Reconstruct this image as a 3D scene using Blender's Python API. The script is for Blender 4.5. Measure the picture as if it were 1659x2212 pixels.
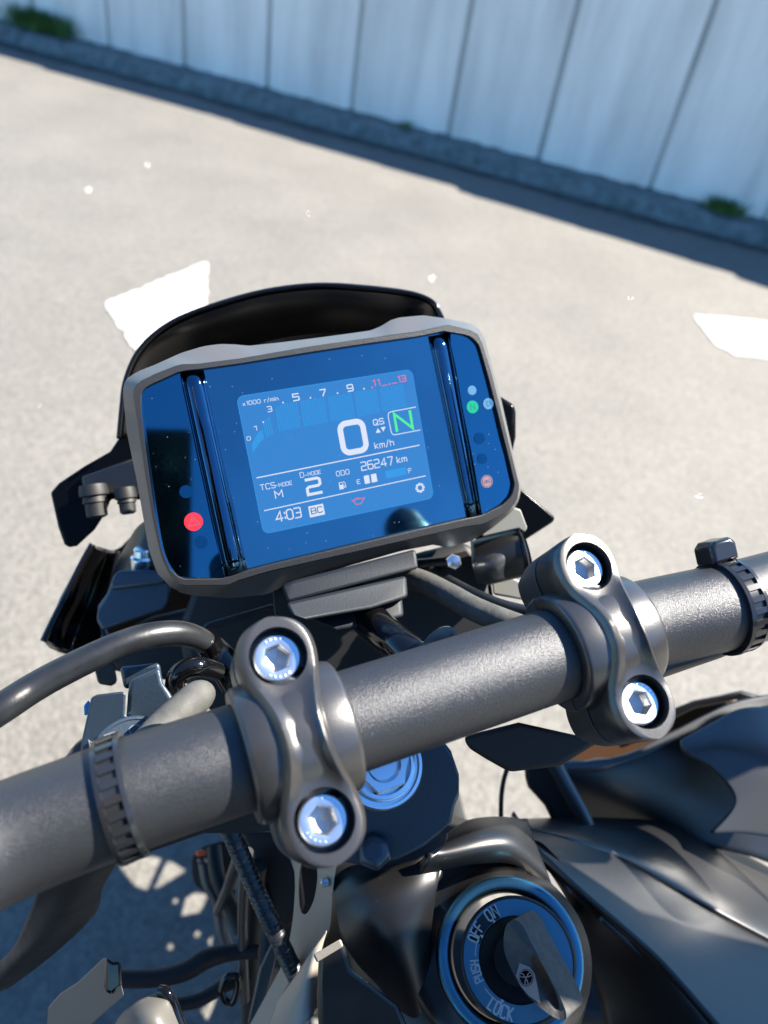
import bpy, bmesh, math, random
from mathutils import Vector, Matrix
random.seed(7)
S = bpy.context.scene
COL = S.collection
for o in list(bpy.data.objects): bpy.data.objects.remove(o)

# ------------------------------------------------------------ camera, sky, sun
F = 1620.0; CX = 829.5; CY = 1106.0           # focal length and centre in 1659 x 2212 picture units
PITCH = math.radians(-40.0); ROLL = math.radians(10.5)
CAMZ = 1.25
fwd = Vector((0, math.cos(PITCH), math.sin(PITCH)))
upv = Vector((0, -math.sin(PITCH), math.cos(PITCH)))
rgt = Vector((1, 0, 0))
cr, sr = math.cos(ROLL), math.sin(ROLL)
# the world's right runs down to the right in the picture
cx_ax = rgt * cr + upv * sr
cy_ax = upv * cr - rgt * sr
R = Matrix((cx_ax, cy_ax, -fwd)).transposed()
CAM = Vector((0, 0, CAMZ))
cd = bpy.data.cameras.new('camera'); cam = bpy.data.objects.new('camera', cd); COL.objects.link(cam)
cam.matrix_world = Matrix.Translation(CAM) @ R.to_4x4()
cd.sensor_fit = 'VERTICAL'; cd.sensor_height = 36; cd.lens = F / 2212 * 36
cd.clip_start = 0.01; cd.clip_end = 500
cd.dof.use_dof = True; cd.dof.focus_distance = 0.262; cd.dof.aperture_fstop = 9.0; cd.dof.aperture_blades = 7
S.camera = cam
SUN = Vector((0.645, 0.26, 0.72)).normalized()   # direction towards the sun
w = bpy.data.worlds.new('World'); S.world = w; w.use_nodes = True
nt = w.node_tree; nt.nodes.clear()
sky = nt.nodes.new('ShaderNodeTexSky'); sky.sky_type = 'NISHITA'; sky.sun_disc = False
sky.sun_elevation = math.asin(SUN.z); sky.sun_rotation = math.atan2(SUN.x, SUN.y)
sky.air_density = 1.0; sky.dust_density = 0.2; sky.ozone_density = 4.0
bg = nt.nodes.new('ShaderNodeBackground'); bg.inputs[1].default_value = 0.07
wo = nt.nodes.new('ShaderNodeOutputWorld')
tint = nt.nodes.new('ShaderNodeVectorMath'); tint.operation = 'MULTIPLY'; tint.inputs[1].default_value = (.50, .84, 1.08)   # deep clear blue sky
nt.links.new(sky.outputs[0], tint.inputs[0]); nt.links.new(tint.outputs[0], bg.inputs[0]); nt.links.new(bg.outputs[0], wo.inputs[0])
sl = bpy.data.lights.new('sun', 'SUN'); sl.energy = 5.0; sl.angle = math.radians(0.5); sl.color = (1, .93, .82)
so = bpy.data.objects.new('sun', sl); COL.objects.link(so)
so.rotation_euler = (-SUN).to_track_quat('-Z', 'Y').to_euler()
S.view_settings.view_transform = 'Standard'; S.view_settings.look = 'None'
EXPO = 2.1
S.view_settings.exposure = EXPO; S.view_settings.gamma = 1
S.render.engine = 'CYCLES'

# ------------------------------------------------------------ helpers
def ray(px, py): return Vector(((px-CX)/F, -(py-CY)/F, -1))
def P(px, py, d): return CAM + R @ (ray(px, py)*d)                      # point at depth d metres
def K(v): return CAM + R @ (Vector(v)*0.001)                            # camera-space millimetres to world
def G(px, py, z=0):
    r = R @ ray(px, py); t = (z-CAM.z)/r.z
    return CAM + r*t
def KD(v): return R @ Vector(v)

WORIG = {}
def link(name, me, mat, parent=None, smooth=30, **props):
    mats = mat if isinstance(mat, (list, tuple)) else [mat]
    for m in mats: me.materials.append(m)
    n = len(me.vertices)
    c = Vector()
    for v in me.vertices: c += v.co
    c /= max(n, 1)
    for v in me.vertices: v.co -= c
    me.name = name
    if smooth:
        me.shade_smooth(); me.set_sharp_from_angle(angle=math.radians(smooth))
    o = bpy.data.objects.new(name, me); COL.objects.link(o)
    WORIG[o.name] = c
    if parent is not None:
        o.parent = parent; o.location = c - WORIG[parent.name]
    else: o.location = c
    for k, v in props.items(): o[k] = v
    return o
def empty(name, loc, label, cat, group=None):
    o = bpy.data.objects.new(name, None); COL.objects.link(o); o.location = loc
    WORIG[o.name] = Vector(loc); o['label'] = label; o['category'] = cat
    o.empty_display_size = .1
    if group: o['group'] = group
    return o
def fin(bm, recalc=True):
    if recalc: bmesh.ops.recalc_face_normals(bm, faces=bm.faces)
    me = bpy.data.meshes.new('m'); bm.to_mesh(me); bm.free(); return me
def bev(o, wdt=.0008, seg=2, ang=35):
    m = o.modifiers.new('bevel', 'BEVEL'); m.width = wdt; m.segments = seg; m.limit_method = 'ANGLE'; m.angle_limit = math.radians(ang)
    m.harden_normals = False; return o
def cat(pts, n=8, closed=False):
    """Catmull-Rom through tuples"""
    pts = [tuple(p) for p in pts]; L = len(pts); out = []
    rng = range(L) if closed else range(L-1)
    for i in rng:
        if closed: a, b, c, d = pts[i-1], pts[i], pts[(i+1) % L], pts[(i+2) % L]
        else: a, b, c, d = pts[max(i-1, 0)], pts[i], pts[i+1], pts[min(i+2, L-1)]
        for k in range(n):
            t = k/n
            out.append(tuple(.5*((2*q)+(-p+r)*t+(2*p-5*q+4*r-s)*t*t+(-p+3*q-3*r+s)*t**3) for p, q, r, s in zip(a, b, c, d)))
    if not closed: out.append(pts[-1])
    return out
def dep(pts, d):
    return [(p[0], p[1], p[2] if len(p) > 2 else d) for p in pts]
def add_prism(bm, A, off, holes=(), mi=0):
    """closed polygon A of world points, extruded by vector off"""
    def loop(pts):
        vs = [bm.verts.new(p) for p in pts]
        es = [bm.edges.new((vs[i], vs[(i+1) % len(vs)])) for i in range(len(vs))]
        return vs, es
    n0 = len(bm.faces)
    allv, ed = [], []
    for L in [A]+list(holes):
        v, e = loop(L); allv.append(v); ed += e
    r = bmesh.ops.triangle_fill(bm, use_beauty=True, use_dissolve=False, edges=ed)
    top = [f for f in r['geom'] if isinstance(f, bmesh.types.BMFace)]
    mp = {}
    for L in allv:
        for v in L: mp[v] = bm.verts.new(v.co+off)
    for f in top: bm.faces.new([mp[v] for v in reversed(f.verts)])
    for L in allv:
        for i in range(len(L)):
            a, b = L[i], L[(i+1) % len(L)]
            bm.faces.new((a, b, mp[b], mp[a]))
    bm.faces.ensure_lookup_table()
    for f in bm.faces[n0:]: f.material_index = mi
def plate(name, pts, d, th, mat, parent, bw=.0012, smoothpts=0, holes=(), tilt=None, **kw):
    """outline in picture units at depth d (m), real thickness th going away from the viewer"""
    pts = dep(pts, d)
    if tilt:
        pts = [(x, y, q+(tilt[0]-x)*tilt[1]) for x, y, q in pts]; holes = [[(x, y, q+(tilt[0]-x)*tilt[1]) for x, y, q in dep(h, d)] for h in holes]
    if smoothpts: pts = cat(pts, smoothpts, True)
    A = [P(*p) for p in pts]
    H = []
    for h in holes:
        h = dep(h, d)
        if smoothpts: h = cat(h, smoothpts, True)
        H.append([P(*p) for p in h])
    c = sum(A, Vector())/len(A)
    off = (c-CAM).normalized()*th
    bm = bmesh.new(); add_prism(bm, A, off, H)
    o = link(name, fin(bm), mat, parent, **kw)
    if bw: bev(o, bw, 3)
    return o
def grid_mesh(rows, close_u=False):
    bm = bmesh.new(); V = [[bm.verts.new(p) for p in r] for r in rows]
    for i in range(len(V)-1):
        n = len(V[i])
        for j in range(n if close_u else n-1):
            bm.faces.new((V[i][j], V[i][(j+1) % n], V[i+1][(j+1) % n], V[i+1][j]))
    return bm, V
def patch(name, rows, mat, parent, th=.003, n=8, m=8, **kw):
    """rows of (px,py,d) control points -> smooth curved sheet with thickness"""
    rr = [cat(r, n) for r in rows]
    cols = [cat([r[j] for r in rr], m) for j in range(len(rr[0]))]
    W = [[P(*cols[j][i]) for j in range(len(cols))] for i in range(len(cols[0]))]
    bm, _ = grid_mesh(W)
    it = kw.pop('relax', 25)
    inner_v = [v for v in bm.verts if not v.is_boundary]
    for _k in range(it): bmesh.ops.smooth_vert(bm, verts=inner_v, factor=.5, use_axis_x=True, use_axis_y=True, use_axis_z=True)
    me = fin(bm)
    # make normals face the viewer
    f = me.polygons[len(me.polygons)//2]
    if f.normal.dot(CAM-me.vertices[f.vertices[0]].co) < 0: me.flip_normals()
    o = link(name, me, mat, parent, smooth=kw.pop('smooth', 60), **kw)
    if th:
        s = o.modifiers.new('solid', 'SOLIDIFY'); s.thickness = th; s.offset = -1
    return o
def sweep(bm, pts, rad, seg=20, cap=True, mi=0):
    """tube through world points with per-point radii"""
    n = len(pts); rings = []
    t0 = (pts[1]-pts[0]).normalized()
    a = t0.orthogonal().normalized(); prev = t0
    for i, p in enumerate(pts):
        t = (pts[min(i+1, n-1)]-pts[max(i-1, 0)]).normalized()
        q = prev.rotation_difference(t); a = (q @ a).normalized(); a = (a - t*a.dot(t)).normalized(); prev = t
        b = t.cross(a)
        r = rad[i] if isinstance(rad, (list, tuple)) else rad
        rings.append([bm.verts.new(p+(a*math.cos(2*math.pi*k/seg)+b*math.sin(2*math.pi*k/seg))*r) for k in range(seg)])
    for i in range(n-1):
        for k in range(seg):
            f = bm.faces.new((rings[i][k], rings[i][(k+1) % seg], rings[i+1][(k+1) % seg], rings[i+1][k])); f.material_index = mi
    if cap:
        for rg in (rings[0], rings[-1]):
            f = bm.faces.new(rg); f.material_index = mi
def tube(name, pts, rad, mat, parent, n=8, seg=20, rib=None, **kw):
    """pts (px,py,d); rad in mm: number or list"""
    if not isinstance(rad, (list, tuple)): rad = [rad]*len(pts)
    c = cat([tuple(p)+(r,) for p, r in zip(pts, rad)], n)
    W = [P(*q[:3]) for q in c]; rr = [q[3]*.001 for q in c]
    if rib:
        pitch, amp = rib
        W2, R2 = [W[0]], [rr[0]]; acc = 0
        step = pitch*.001/6
        for i in range(len(W)-1):
            L = (W[i+1]-W[i]).length; k = max(1, int(L/step))
            for j in range(1, k+1):
                t = j/k; acc += L/k
                W2.append(W[i].lerp(W[i+1], t)); R2.append((rr[i]*(1-t)+rr[i+1]*t) + amp*.001*math.sin(acc/(pitch*.001)*2*math.pi))
        W, rr = W2, R2
    bm = bmesh.new(); sweep(bm, W, rr, seg)
    return link(name, fin(bm), mat, parent, smooth=kw.pop('smooth', 50), **kw)
def lathe(bm, o, ax, prof, seg=48, mi=0, capends=True):
    """prof: (r,h) in metres along unit axis ax from o"""
    ax = ax.normalized(); a = ax.orthogonal().normalized(); b = ax.cross(a)
    rings = []
    for r, h in prof:
        rings.append([bm.verts.new(o+ax*h+(a*math.cos(2*math.pi*k/seg)+b*math.sin(2*math.pi*k/seg))*max(r, 1e-6)) for k in range(seg)])
    for i in range(len(rings)-1):
        for k in range(seg):
            f = bm.faces.new((rings[i][k], rings[i][(k+1) % seg], rings[i+1][(k+1) % seg], rings[i+1][k])); f.material_index = mi
    if capends:
        for rg in (rings[0], rings[-1]):
            f = bm.faces.new(rg); f.material_index = mi
def add_box(bm, c, ax, half, mi=0):
    X, Y, Z = ax
    vs = []
    for sx in (-1, 1):
        for sy in (-1, 1):
            for sz in (-1, 1):
                vs.append(bm.verts.new(c+X*sx*half[0]+Y*sy*half[1]+Z*sz*half[2]))
    for q in ((0, 1, 3, 2), (4, 6, 7, 5), (0, 4, 5, 1), (2, 3, 7, 6), (0, 2, 6, 4), (1, 5, 7, 3)):
        f = bm.faces.new([vs[i] for i in q]); f.material_index = mi

# ------------------------------------------------------------ materials
def mat(name, base, rough=.5, metal=0., ior=1.5, bump=None, var=None, emit=None, coat=0, aniso=None, spec=None, roughvar=None):
    m = bpy.data.materials.new(name); m.use_nodes = True
    t = m.node_tree; b = t.nodes['Principled BSDF']
    b.inputs['Base Color'].default_value = (*base, 1); b.inputs['Roughness'].default_value = rough
    b.inputs['Metallic'].default_value = metal; b.inputs['IOR'].default_value = ior
    if coat: b.inputs['Coat Weight'].default_value = coat; b.inputs['Coat Roughness'].default_value = .04
    if emit: b.inputs['Emission Color'].default_value = (*emit, 1); b.inputs['Emission Strength'].default_value = 1.0
    tc = t.nodes.new('ShaderNodeTexCoord')
    if bump:
        sc, st, dist = bump
        n = t.nodes.new('ShaderNodeTexNoise'); n.inputs['Scale'].default_value = sc; n.inputs['Detail'].default_value = 3
        bn = t.nodes.new('ShaderNodeBump'); bn.inputs['Strength'].default_value = st; bn.inputs['Distance'].default_value = dist
        t.links.new(tc.outputs['Object'], n.inputs['Vector']); t.links.new(n.outputs[0], bn.inputs['Height']); t.links.new(bn.outputs[0], b.inputs['Normal'])
    if var:
        sc, k = var
        n = t.nodes.new('ShaderNodeTexNoise'); n.inputs['Scale'].default_value = sc; n.inputs['Detail'].default_value = 5
        r = t.nodes.new('ShaderNodeMapRange'); r.inputs[3].default_value = 1-k; r.inputs[4].default_value = 1+k
        r.inputs[1].default_value = .3; r.inputs[2].default_value = .7
        mx = t.nodes.new('ShaderNodeVectorMath'); mx.operation = 'SCALE'; mx.inputs[0].default_value = base
        t.links.new(tc.outputs['Object'], n.inputs['Vector']); t.links.new(n.outputs[0], r.inputs[0]); t.links.new(r.outputs[0], mx.inputs['Scale'])
        t.links.new(mx.outputs[0], b.inputs['Base Color'])
    if roughvar:
        sc, lo, hi = roughvar
        n = t.nodes.new('ShaderNodeTexNoise'); n.inputs['Scale'].default_value = sc; n.inputs['Detail'].default_value = 6
        r = t.nodes.new('ShaderNodeMapRange'); r.inputs[1].default_value = .35; r.inputs[2].default_value = .65; r.inputs[3].default_value = lo; r.inputs[4].default_value = hi
        t.links.new(tc.outputs['Object'], n.inputs['Vector']); t.links.new(n.outputs[0], r.inputs[0]); t.links.new(r.outputs[0], b.inputs['Roughness'])
    return m
def dusty(m, scale, thr, keep):
    t = m.node_tree; out = t.nodes['Material Output']; b = t.nodes['Principled BSDF']
    tc = t.nodes.new('ShaderNodeTexCoord'); v = t.nodes.new('ShaderNodeTexVoronoi'); v.inputs['Scale'].default_value = scale
    t.links.new(tc.outputs['Object'], v.inputs['Vector'])
    a = t.nodes.new('ShaderNodeMath'); a.operation = 'LESS_THAN'; a.inputs[1].default_value = thr; t.links.new(v.outputs['Distance'], a.inputs[0])
    sp = t.nodes.new('ShaderNodeSeparateColor'); t.links.new(v.outputs['Color'], sp.inputs[0])
    g = t.nodes.new('ShaderNodeMath'); g.operation = 'LESS_THAN'; g.inputs[1].default_value = keep; t.links.new(sp.outputs[0], g.inputs[0])
    mu = t.nodes.new('ShaderNodeMath'); mu.operation = 'MULTIPLY'; t.links.new(a.outputs[0], mu.inputs[0]); t.links.new(g.outputs[0], mu.inputs[1])
    d = t.nodes.new('ShaderNodeBsdfDiffuse'); d.inputs[0].default_value = (.16, .17, .18, 1)
    mx = t.nodes.new('ShaderNodeMixShader'); t.links.new(mu.outputs[0], mx.inputs[0]); t.links.new(b.outputs[0], mx.inputs[1]); t.links.new(d.outputs[0], mx.inputs[2]); t.links.new(mx.outputs[0], out.inputs['Surface'])
EM = 1/2**EXPO
def em(r, g, b, k=1.0): return (r*EM*k, g*EM*k, b*EM*k)
M = {}
M['bar'] = mat('powder coated bar', (.041, .043, .047), .33, .5, 1.6, bump=(3300, .75, .00026), var=(2600, .25))
M['clamp'] = mat('cast alloy grey', (.095, .092, .089), .30, .8, 1.7, bump=(3000, .3, .00012), var=(60, .12))
M['zinc'] = mat('zinc plated steel', (.68, .74, .8), .27, 1.)
M['socket'] = mat('darker socket steel', (.5, .5, .5), .42, 1.)  # socket faces darker and rougher than the bolt head
M['satin'] = mat('satin black plastic', (.008, .008, .009), .33, 0, 1.55, bump=(900, .12, .0003), roughvar=(40, .3, .42))
M['grain'] = mat('grained black plastic', (.008, .008, .009), .46, 0, 1.55, bump=(2600, .5, .00018))
M['gloss'] = mat('gloss black plastic', (.003, .003, .0035), .09, 0, 1.5, roughvar=(60, .06, .14))
M['mount'] = mat('mount plastic', (.003, .006, .011), .6, 0, 1.45, bump=(1800, .4, .0002))
M['screenblack'] = mat('smoked screen plastic', (.002, .002, .002), .2, 0, 1.2)
M['matte'] = mat('matte black', (.005, .005, .006), .6)
M['rubber'] = mat('black rubber hose', (.0115, .0125, .0145), .33, 0, 1.5, bump=(500, .15, .0004), var=(120, .3))
M['rubber_grey'] = mat('worn grey rubber', (.06, .06, .056), .7, 0, 1.45, bump=(400, .4, .0005), var=(150, .3))
M['frame'] = mat('painted frame', (.30, .262, .215), .38, .1, bump=(800, .15, .0003))
M['greymetal'] = mat('dark cast metal', (.10, .10, .10), .38, .7, bump=(700, .3, .0003))
M['tank'] = mat('satin tank cover', (.005, .005, .0055), .40, 0, 1.6, bump=(1500, .08, .0002))
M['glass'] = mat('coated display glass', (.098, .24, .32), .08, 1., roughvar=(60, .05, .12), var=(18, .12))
M['sidepane'] = mat('coated indicator glass', (.05, .18, .27), .045, 1.)
M['trim'] = mat('piano black trim', (.05, .12, .19), .05, 1.)
M['lcd'] = mat('lit lcd', (.004, .01, .02), .08, 0, 1.9, emit=em(.02, .17, .48))
M['lcdbar'] = mat('unlit lcd segments', (.01, .03, .05), .1, 0, 1.9, emit=em(.0, .20, .54))
M['white'] = mat('lcd white', (.1, .1, .1), .3, 0, 1.5, emit=em(.40, .46, .60))
M['red'] = mat('lcd red', (.1, .02, .02), .3, 0, 1.5, emit=em(.42, .10, .22))
M['green'] = mat('lcd green', (.02, .1, .02), .3, 0, 1.5, emit=em(.02, .55, .22))
M['dark'] = mat('lcd dark', (.01, .02, .03), .3, 0, 1.5, emit=em(.0, .08, .2))
M['redlamp'] = mat('red warning lamp', (.3, .01, .01), .3, 0, 1.5, emit=em(.85, .02, .04))
M['greenlamp'] = mat('green neutral lamp', (.0, .1, .03), .3, 0, 1.5, emit=em(.0, .33, .22))
M['amberlamp'] = mat('amber lamp', (.1, .05, .03), .3, 0, 1.5, emit=em(.33, .20, .27))
M['palefleck'] = mat('glowing reflected fleck', (.02, .05, .08), .3, 0, 1.5, emit=em(.10, .30, .55))  # glow stands in for sun flecks mirrored in the pane
M['faint'] = mat('unlit symbol', (.03, .13, .2), .12, 1.)
M['ring'] = mat('black switch plate with sky tint', (.075, .225, .33), .34, 1., bump=(1800, .1, .0001))  # satin black plate; the sky's blue reflection is put into its colour
M['print'] = mat('white print', (.42, .44, .46), .5)
M['keygrey'] = mat('worn grey key plastic', (.05, .048, .045), .62, 0, 1.5, bump=(900, .5, .0005), var=(300, .3))
M['badge'] = mat('badge plate', (.3, .3, .31), .3, .6)
M['chrome'] = mat('bright metal', (.8, .8, .82), .14, 1.)
M['tie'] = mat('glossy nylon tie', (.014, .015, .017), .2, 0, 1.6)
M['tape'] = mat('black tape wrap', (.006, .006, .007), .62, 0, 1.5, bump=(60, .6, .002))
M['brown'] = mat('amber brown lining', (.07, .03, .012), .5)
M['pale'] = mat('pale reflector bracket', (.2, .2, .18), .45)
M['red_plug'] = mat('orange connector', (.6, .08, .02), .4)
M['silvergrey'] = mat('silver grey paint', (.07, .073, .077), .32, .5, bump=(900, .1, .0002))
M['palegrey'] = mat('pale grey plastic', (.10, .096, .088), .42, .1, bump=(900, .1, .0002))
M['yoke'] = mat('yoke paint', (.04, .06, .085), .38, .5, 1.6, bump=(900, .3, .0003))
M['bluebit'] = mat('blue plastic', (.02, .25, .6), .4)

dusty(M['glass'], 520, .075, .3); dusty(M['sidepane'], 560, .085, .35); dusty(M['lcd'], 460, .05, .3); dusty(M['tank'], 420, .06, .2)
# ------------------------------------------------------------ stroke lettering
GL = {
 '0': [[(0,1),(1,0),(3,0),(4,1),(4,5),(3,6),(1,6),(0,5),(0,1)]], 'O': [[(0,1),(1,0),(3,0),(4,1),(4,5),(3,6),(1,6),(0,5),(0,1)]],
 '1': [[(.8,5.2),(2,6),(2,0)]], '2': [[(0,6),(3.4,6),(4,5.4),(4,3.6),(3.4,3),(.6,3),(0,2.4),(0,0),(4,0)]],
 '3': [[(0,6),(3.4,6),(4,5.4),(4,.6),(3.4,0),(0,0)],[(1,3),(3.6,3)]], '4': [[(4.3,1.6),(0,1.6),(3.2,6),(3.2,0)]],
 '5': [[(4,6),(0,6),(0,3.4),(3.4,3.4),(4,2.8),(4,.6),(3.4,0),(0,0)]], '6': [[(3.8,6),(.6,6),(0,5.4),(0,.6),(.6,0),(3.4,0),(4,.6),(4,2.8),(3.4,3.4),(.4,3.4)]],
 '7': [[(0,6),(4,6),(4,5.4),(1.6,0)]], '9': [[(.2,0),(3.4,0),(4,.6),(4,5.4),(3.4,6),(.6,6),(0,5.4),(0,3.2),(.6,2.6),(3.6,2.6)]],
 'x': [[(0,3.6),(3,0)],[(0,0),(3,3.6)]], 'r': [[(0,0),(0,3.8)],[(0,3),(.9,3.8),(2.4,3.8)]], '/': [[(0,-.6),(2.4,6.4)]],
 'm': [[(0,0),(0,4)],[(0,3.6),(.5,4),(1.7,4),(2.2,3.4),(2.2,0)],[(2.2,3.6),(2.7,4),(3.9,4),(4.4,3.4),(4.4,0)]],
 'i': [[(0,0),(0,4)],[(0,5.2),(0,6)]], 'n': [[(0,0),(0,4)],[(0,3.6),(.5,4),(2.4,4),(3,3.4),(3,0)]],
 'k': [[(0,0),(0,6)],[(2.8,4),(.4,2),(2.9,0)]], 'h': [[(0,0),(0,6)],[(0,3.6),(.5,4),(2.4,4),(3,3.4),(3,0)]], ':': [[(.4,1),(.4,2)],[(.4,4),(.4,5)]],
 'D': [[(0,0),(3.2,0),(4,.8),(4,5.2),(3.2,6),(0,6),(0,0)]], 'M': [[(0,0),(0,6),(2.1,2.2),(4.2,6),(4.2,0)]], 'E': [[(4,6),(0,6),(0,0),(4,0)],[(0,3),(3.4,3)]],
 'F': [[(4,6),(0,6),(0,0)],[(0,3),(3.4,3)]], 'T': [[(0,6),(4.2,6)],[(2.1,6),(2.1,0)]], 'C': [[(4,5.2),(3.4,6),(.8,6),(0,5.2),(0,.8),(.8,0),(3.4,0),(4,.8)]],
 'S': [[(4,5.4),(3.4,6),(.6,6),(0,5.4),(0,3.6),(.6,3),(3.4,3),(4,2.4),(4,.6),(3.4,0),(.6,0),(0,.6)]],
 'B': [[(0,0),(3.4,0),(4,.6),(4,2.5),(3.5,3),(4,3.5),(4,5.4),(3.4,6),(0,6),(0,0)],[(0,3),(3.5,3)]],
 'Q': [[(0,1),(1,0),(3,0),(4,1),(4,5),(3,6),(1,6),(0,5),(0,1)],[(2.4,2),(4.2,-.3)]], 'N': [[(0,0),(0,6),(4,0),(4,6)]],
 'P': [[(0,0),(0,6),(3.2,6),(4,5.4),(4,3.4),(3.2,2.8),(0,2.8)]], 'U': [[(0,6),(0,.8),(.8,0),(3.2,0),(4,.8),(4,6)]], 'L': [[(0,6),(0,0),(3.4,0)]],
 'K': [[(0,0),(0,6)],[(3.8,6),(.5,3),(3.9,0)]], 'A': [[(0,0),(2,6),(4,0)],[(.8,2),(3.2,2)]], 'H': [[(0,0),(0,6)],[(4,0),(4,6)],[(0,3),(4,3)]],
 'G': [[(4,5.2),(3.4,6),(.8,6),(0,5.2),(0,.8),(.8,0),(4,0),(4,2.8),(2.2,2.8)]], 'I': [[(0,0),(0,6)]], '-': [[(.3,3),(2.4,3)]], '_': [[(0,0),(3.6,0)]], '.': [[(0,0),(0,.7)]],
 'Y': [[(0,6),(2,3),(4,6)],[(2,3),(2,0)]], 'V': [[(0,6),(2,0),(4,6)]], 'R': [[(0,0),(0,6),(3.2,6),(4,5.4),(4,3.4),(3.2,2.8),(0,2.8)],[(2,2.8),(4,0)]],
}
def gw(ch):
    if ch == ' ': return 2.2
    return max(x for s in GL[ch] for x, y in s)
def ribbon(bm, pts, wd, fn, h, mi):
    """mitred ribbon through 2-D points; fn maps (x,y,h) to world"""
    pts = [Vector(p) for p in pts]; closed = (pts[0]-pts[-1]).length < 1e-6
    if closed: pts = pts[:-1]
    n = len(pts); L = []; Rr = []
    for i in range(n):
        a = pts[i-1] if (i > 0 or closed) else None; b = pts[(i+1) % n] if (i < n-1 or closed) else None
        d1 = (pts[i]-a).normalized() if a is not None else None; d2 = (b-pts[i]).normalized() if b is not None else None
        if d1 is None: nn = Vector((-d2.y, d2.x)); k = 1; p = pts[i]-d2*wd*.3
        elif d2 is None: nn = Vector((-d1.y, d1.x)); k = 1; p = pts[i]+d1*wd*.3
        else:
            n1 = Vector((-d1.y, d1.x)); n2 = Vector((-d2.y, d2.x)); nn = (n1+n2)
            nn = nn.normalized() if nn.length > 1e-4 else n1
            k = 1/max(nn.dot(n1), .45); p = pts[i]
        L.append(bm.verts.new(fn(*(p+nn*wd/2*k), h))); Rr.append(bm.verts.new(fn(*(p-nn*wd/2*k), h)))
    for i in range(n if closed else n-1):
        j = (i+1) % n
        f = bm.faces.new((Rr[i], Rr[j], L[j], L[i])); f.material_index = mi
def text(bm, s, x, y, ht, wd, mi, fn, h, thick=.16, gap=1.5):
    """s at (x,y) with cap height ht and total width wd, in the frame of fn"""
    tot = sum(gw(c)+gap for c in s)-gap; sx = wd/tot; sy = ht/6; cx = 0; k = 0
    for c in s:
        if c != ' ':
            for st in GL[c]:
                k += 1
                ribbon(bm, [(x+(cx+a)*sx, y+b*sy) for a, b in st], ht*thick, fn, h+(k % 5)*.006, mi)
        cx += gw(c)+gap
def poly(bm, pts, fn, h, mi):
    f = bm.faces.new([bm.verts.new(fn(x, y, h)) for x, y in pts]); f.material_index = mi
def arc(cx, cy, r, a0, a1, n=24): return [(cx+r*math.cos(math.radians(a0+(a1-a0)*i/n)), cy+r*math.sin(math.radians(a0+(a1-a0)*i/n))) for i in range(n+1)]

# ============================================================ SETTING
WZ = .10
w0 = G(0, 35, WZ); w1 = G(1659, 470, WZ)
wd = (w1-w0); wd.z = 0; wd.normalize(); wn = Vector((wd.y, -wd.x, 0))     # wn points to the road side
if wn.y > 0: wn = -wn
def road_mat():
    m = bpy.data.materials.new('asphalt'); m.use_nodes = True; t = m.node_tree; b = t.nodes['Principled BSDF']
    tc = t.nodes.new('ShaderNodeTexCoord')
    n1 = t.nodes.new('ShaderNodeTexNoise'); n1.inputs['Scale'].default_value = 2.2; n1.inputs['Detail'].default_value = 8
    v = t.nodes.new('ShaderNodeTexVoronoi'); v.inputs['Scale'].default_value = 140
    n2 = t.nodes.new('ShaderNodeTexNoise'); n2.inputs['Scale'].default_value = 420; n2.inputs['Detail'].default_value = 3
    for x in (n1, v, n2): t.links.new(tc.outputs['Object'], x.inputs['Vector'])
    r1 = t.nodes.new('ShaderNodeValToRGB'); r1.color_ramp.elements[0].position = .3; r1.color_ramp.elements[0].color = (.112, .106, .093, 1)
    r1.color_ramp.elements[1].position = .7; r1.color_ramp.elements[1].color = (.136, .128, .112, 1)
    t.links.new(n1.outputs[0], r1.inputs[0])
    r2 = t.nodes.new('ShaderNodeMapRange'); r2.inputs[3].default_value = .76; r2.inputs[4].default_value = 1.24
    sp = t.nodes.new('ShaderNodeSeparateColor'); t.links.new(v.outputs['Color'], sp.inputs[0]); t.links.new(sp.outputs[0], r2.inputs[0])
    mx = t.nodes.new('ShaderNodeVectorMath'); mx.operation = 'SCALE'
    t.links.new(r1.outputs[0], mx.inputs[0]); t.links.new(r2.outputs[0], mx.inputs['Scale']); t.links.new(mx.outputs[0], b.inputs['Base Color'])
    b.inputs['Roughness'].default_value = .8
    bn = t.nodes.new('ShaderNodeBump'); bn.inputs['Strength'].default_value = .5; bn.inputs['Distance'].default_value = .002
    t.links.new(v.outputs['Distance'], bn.inputs['Height']); t.links.new(bn.outputs[0], b.inputs['Normal'])
    return m
M['road'] = road_mat()
bm = bmesh.new()
bmesh.ops.create_grid(bm, x_segments=2, y_segments=2, size=60)
link('road', fin(bm), M['road'], smooth=0, kind='structure')
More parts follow.
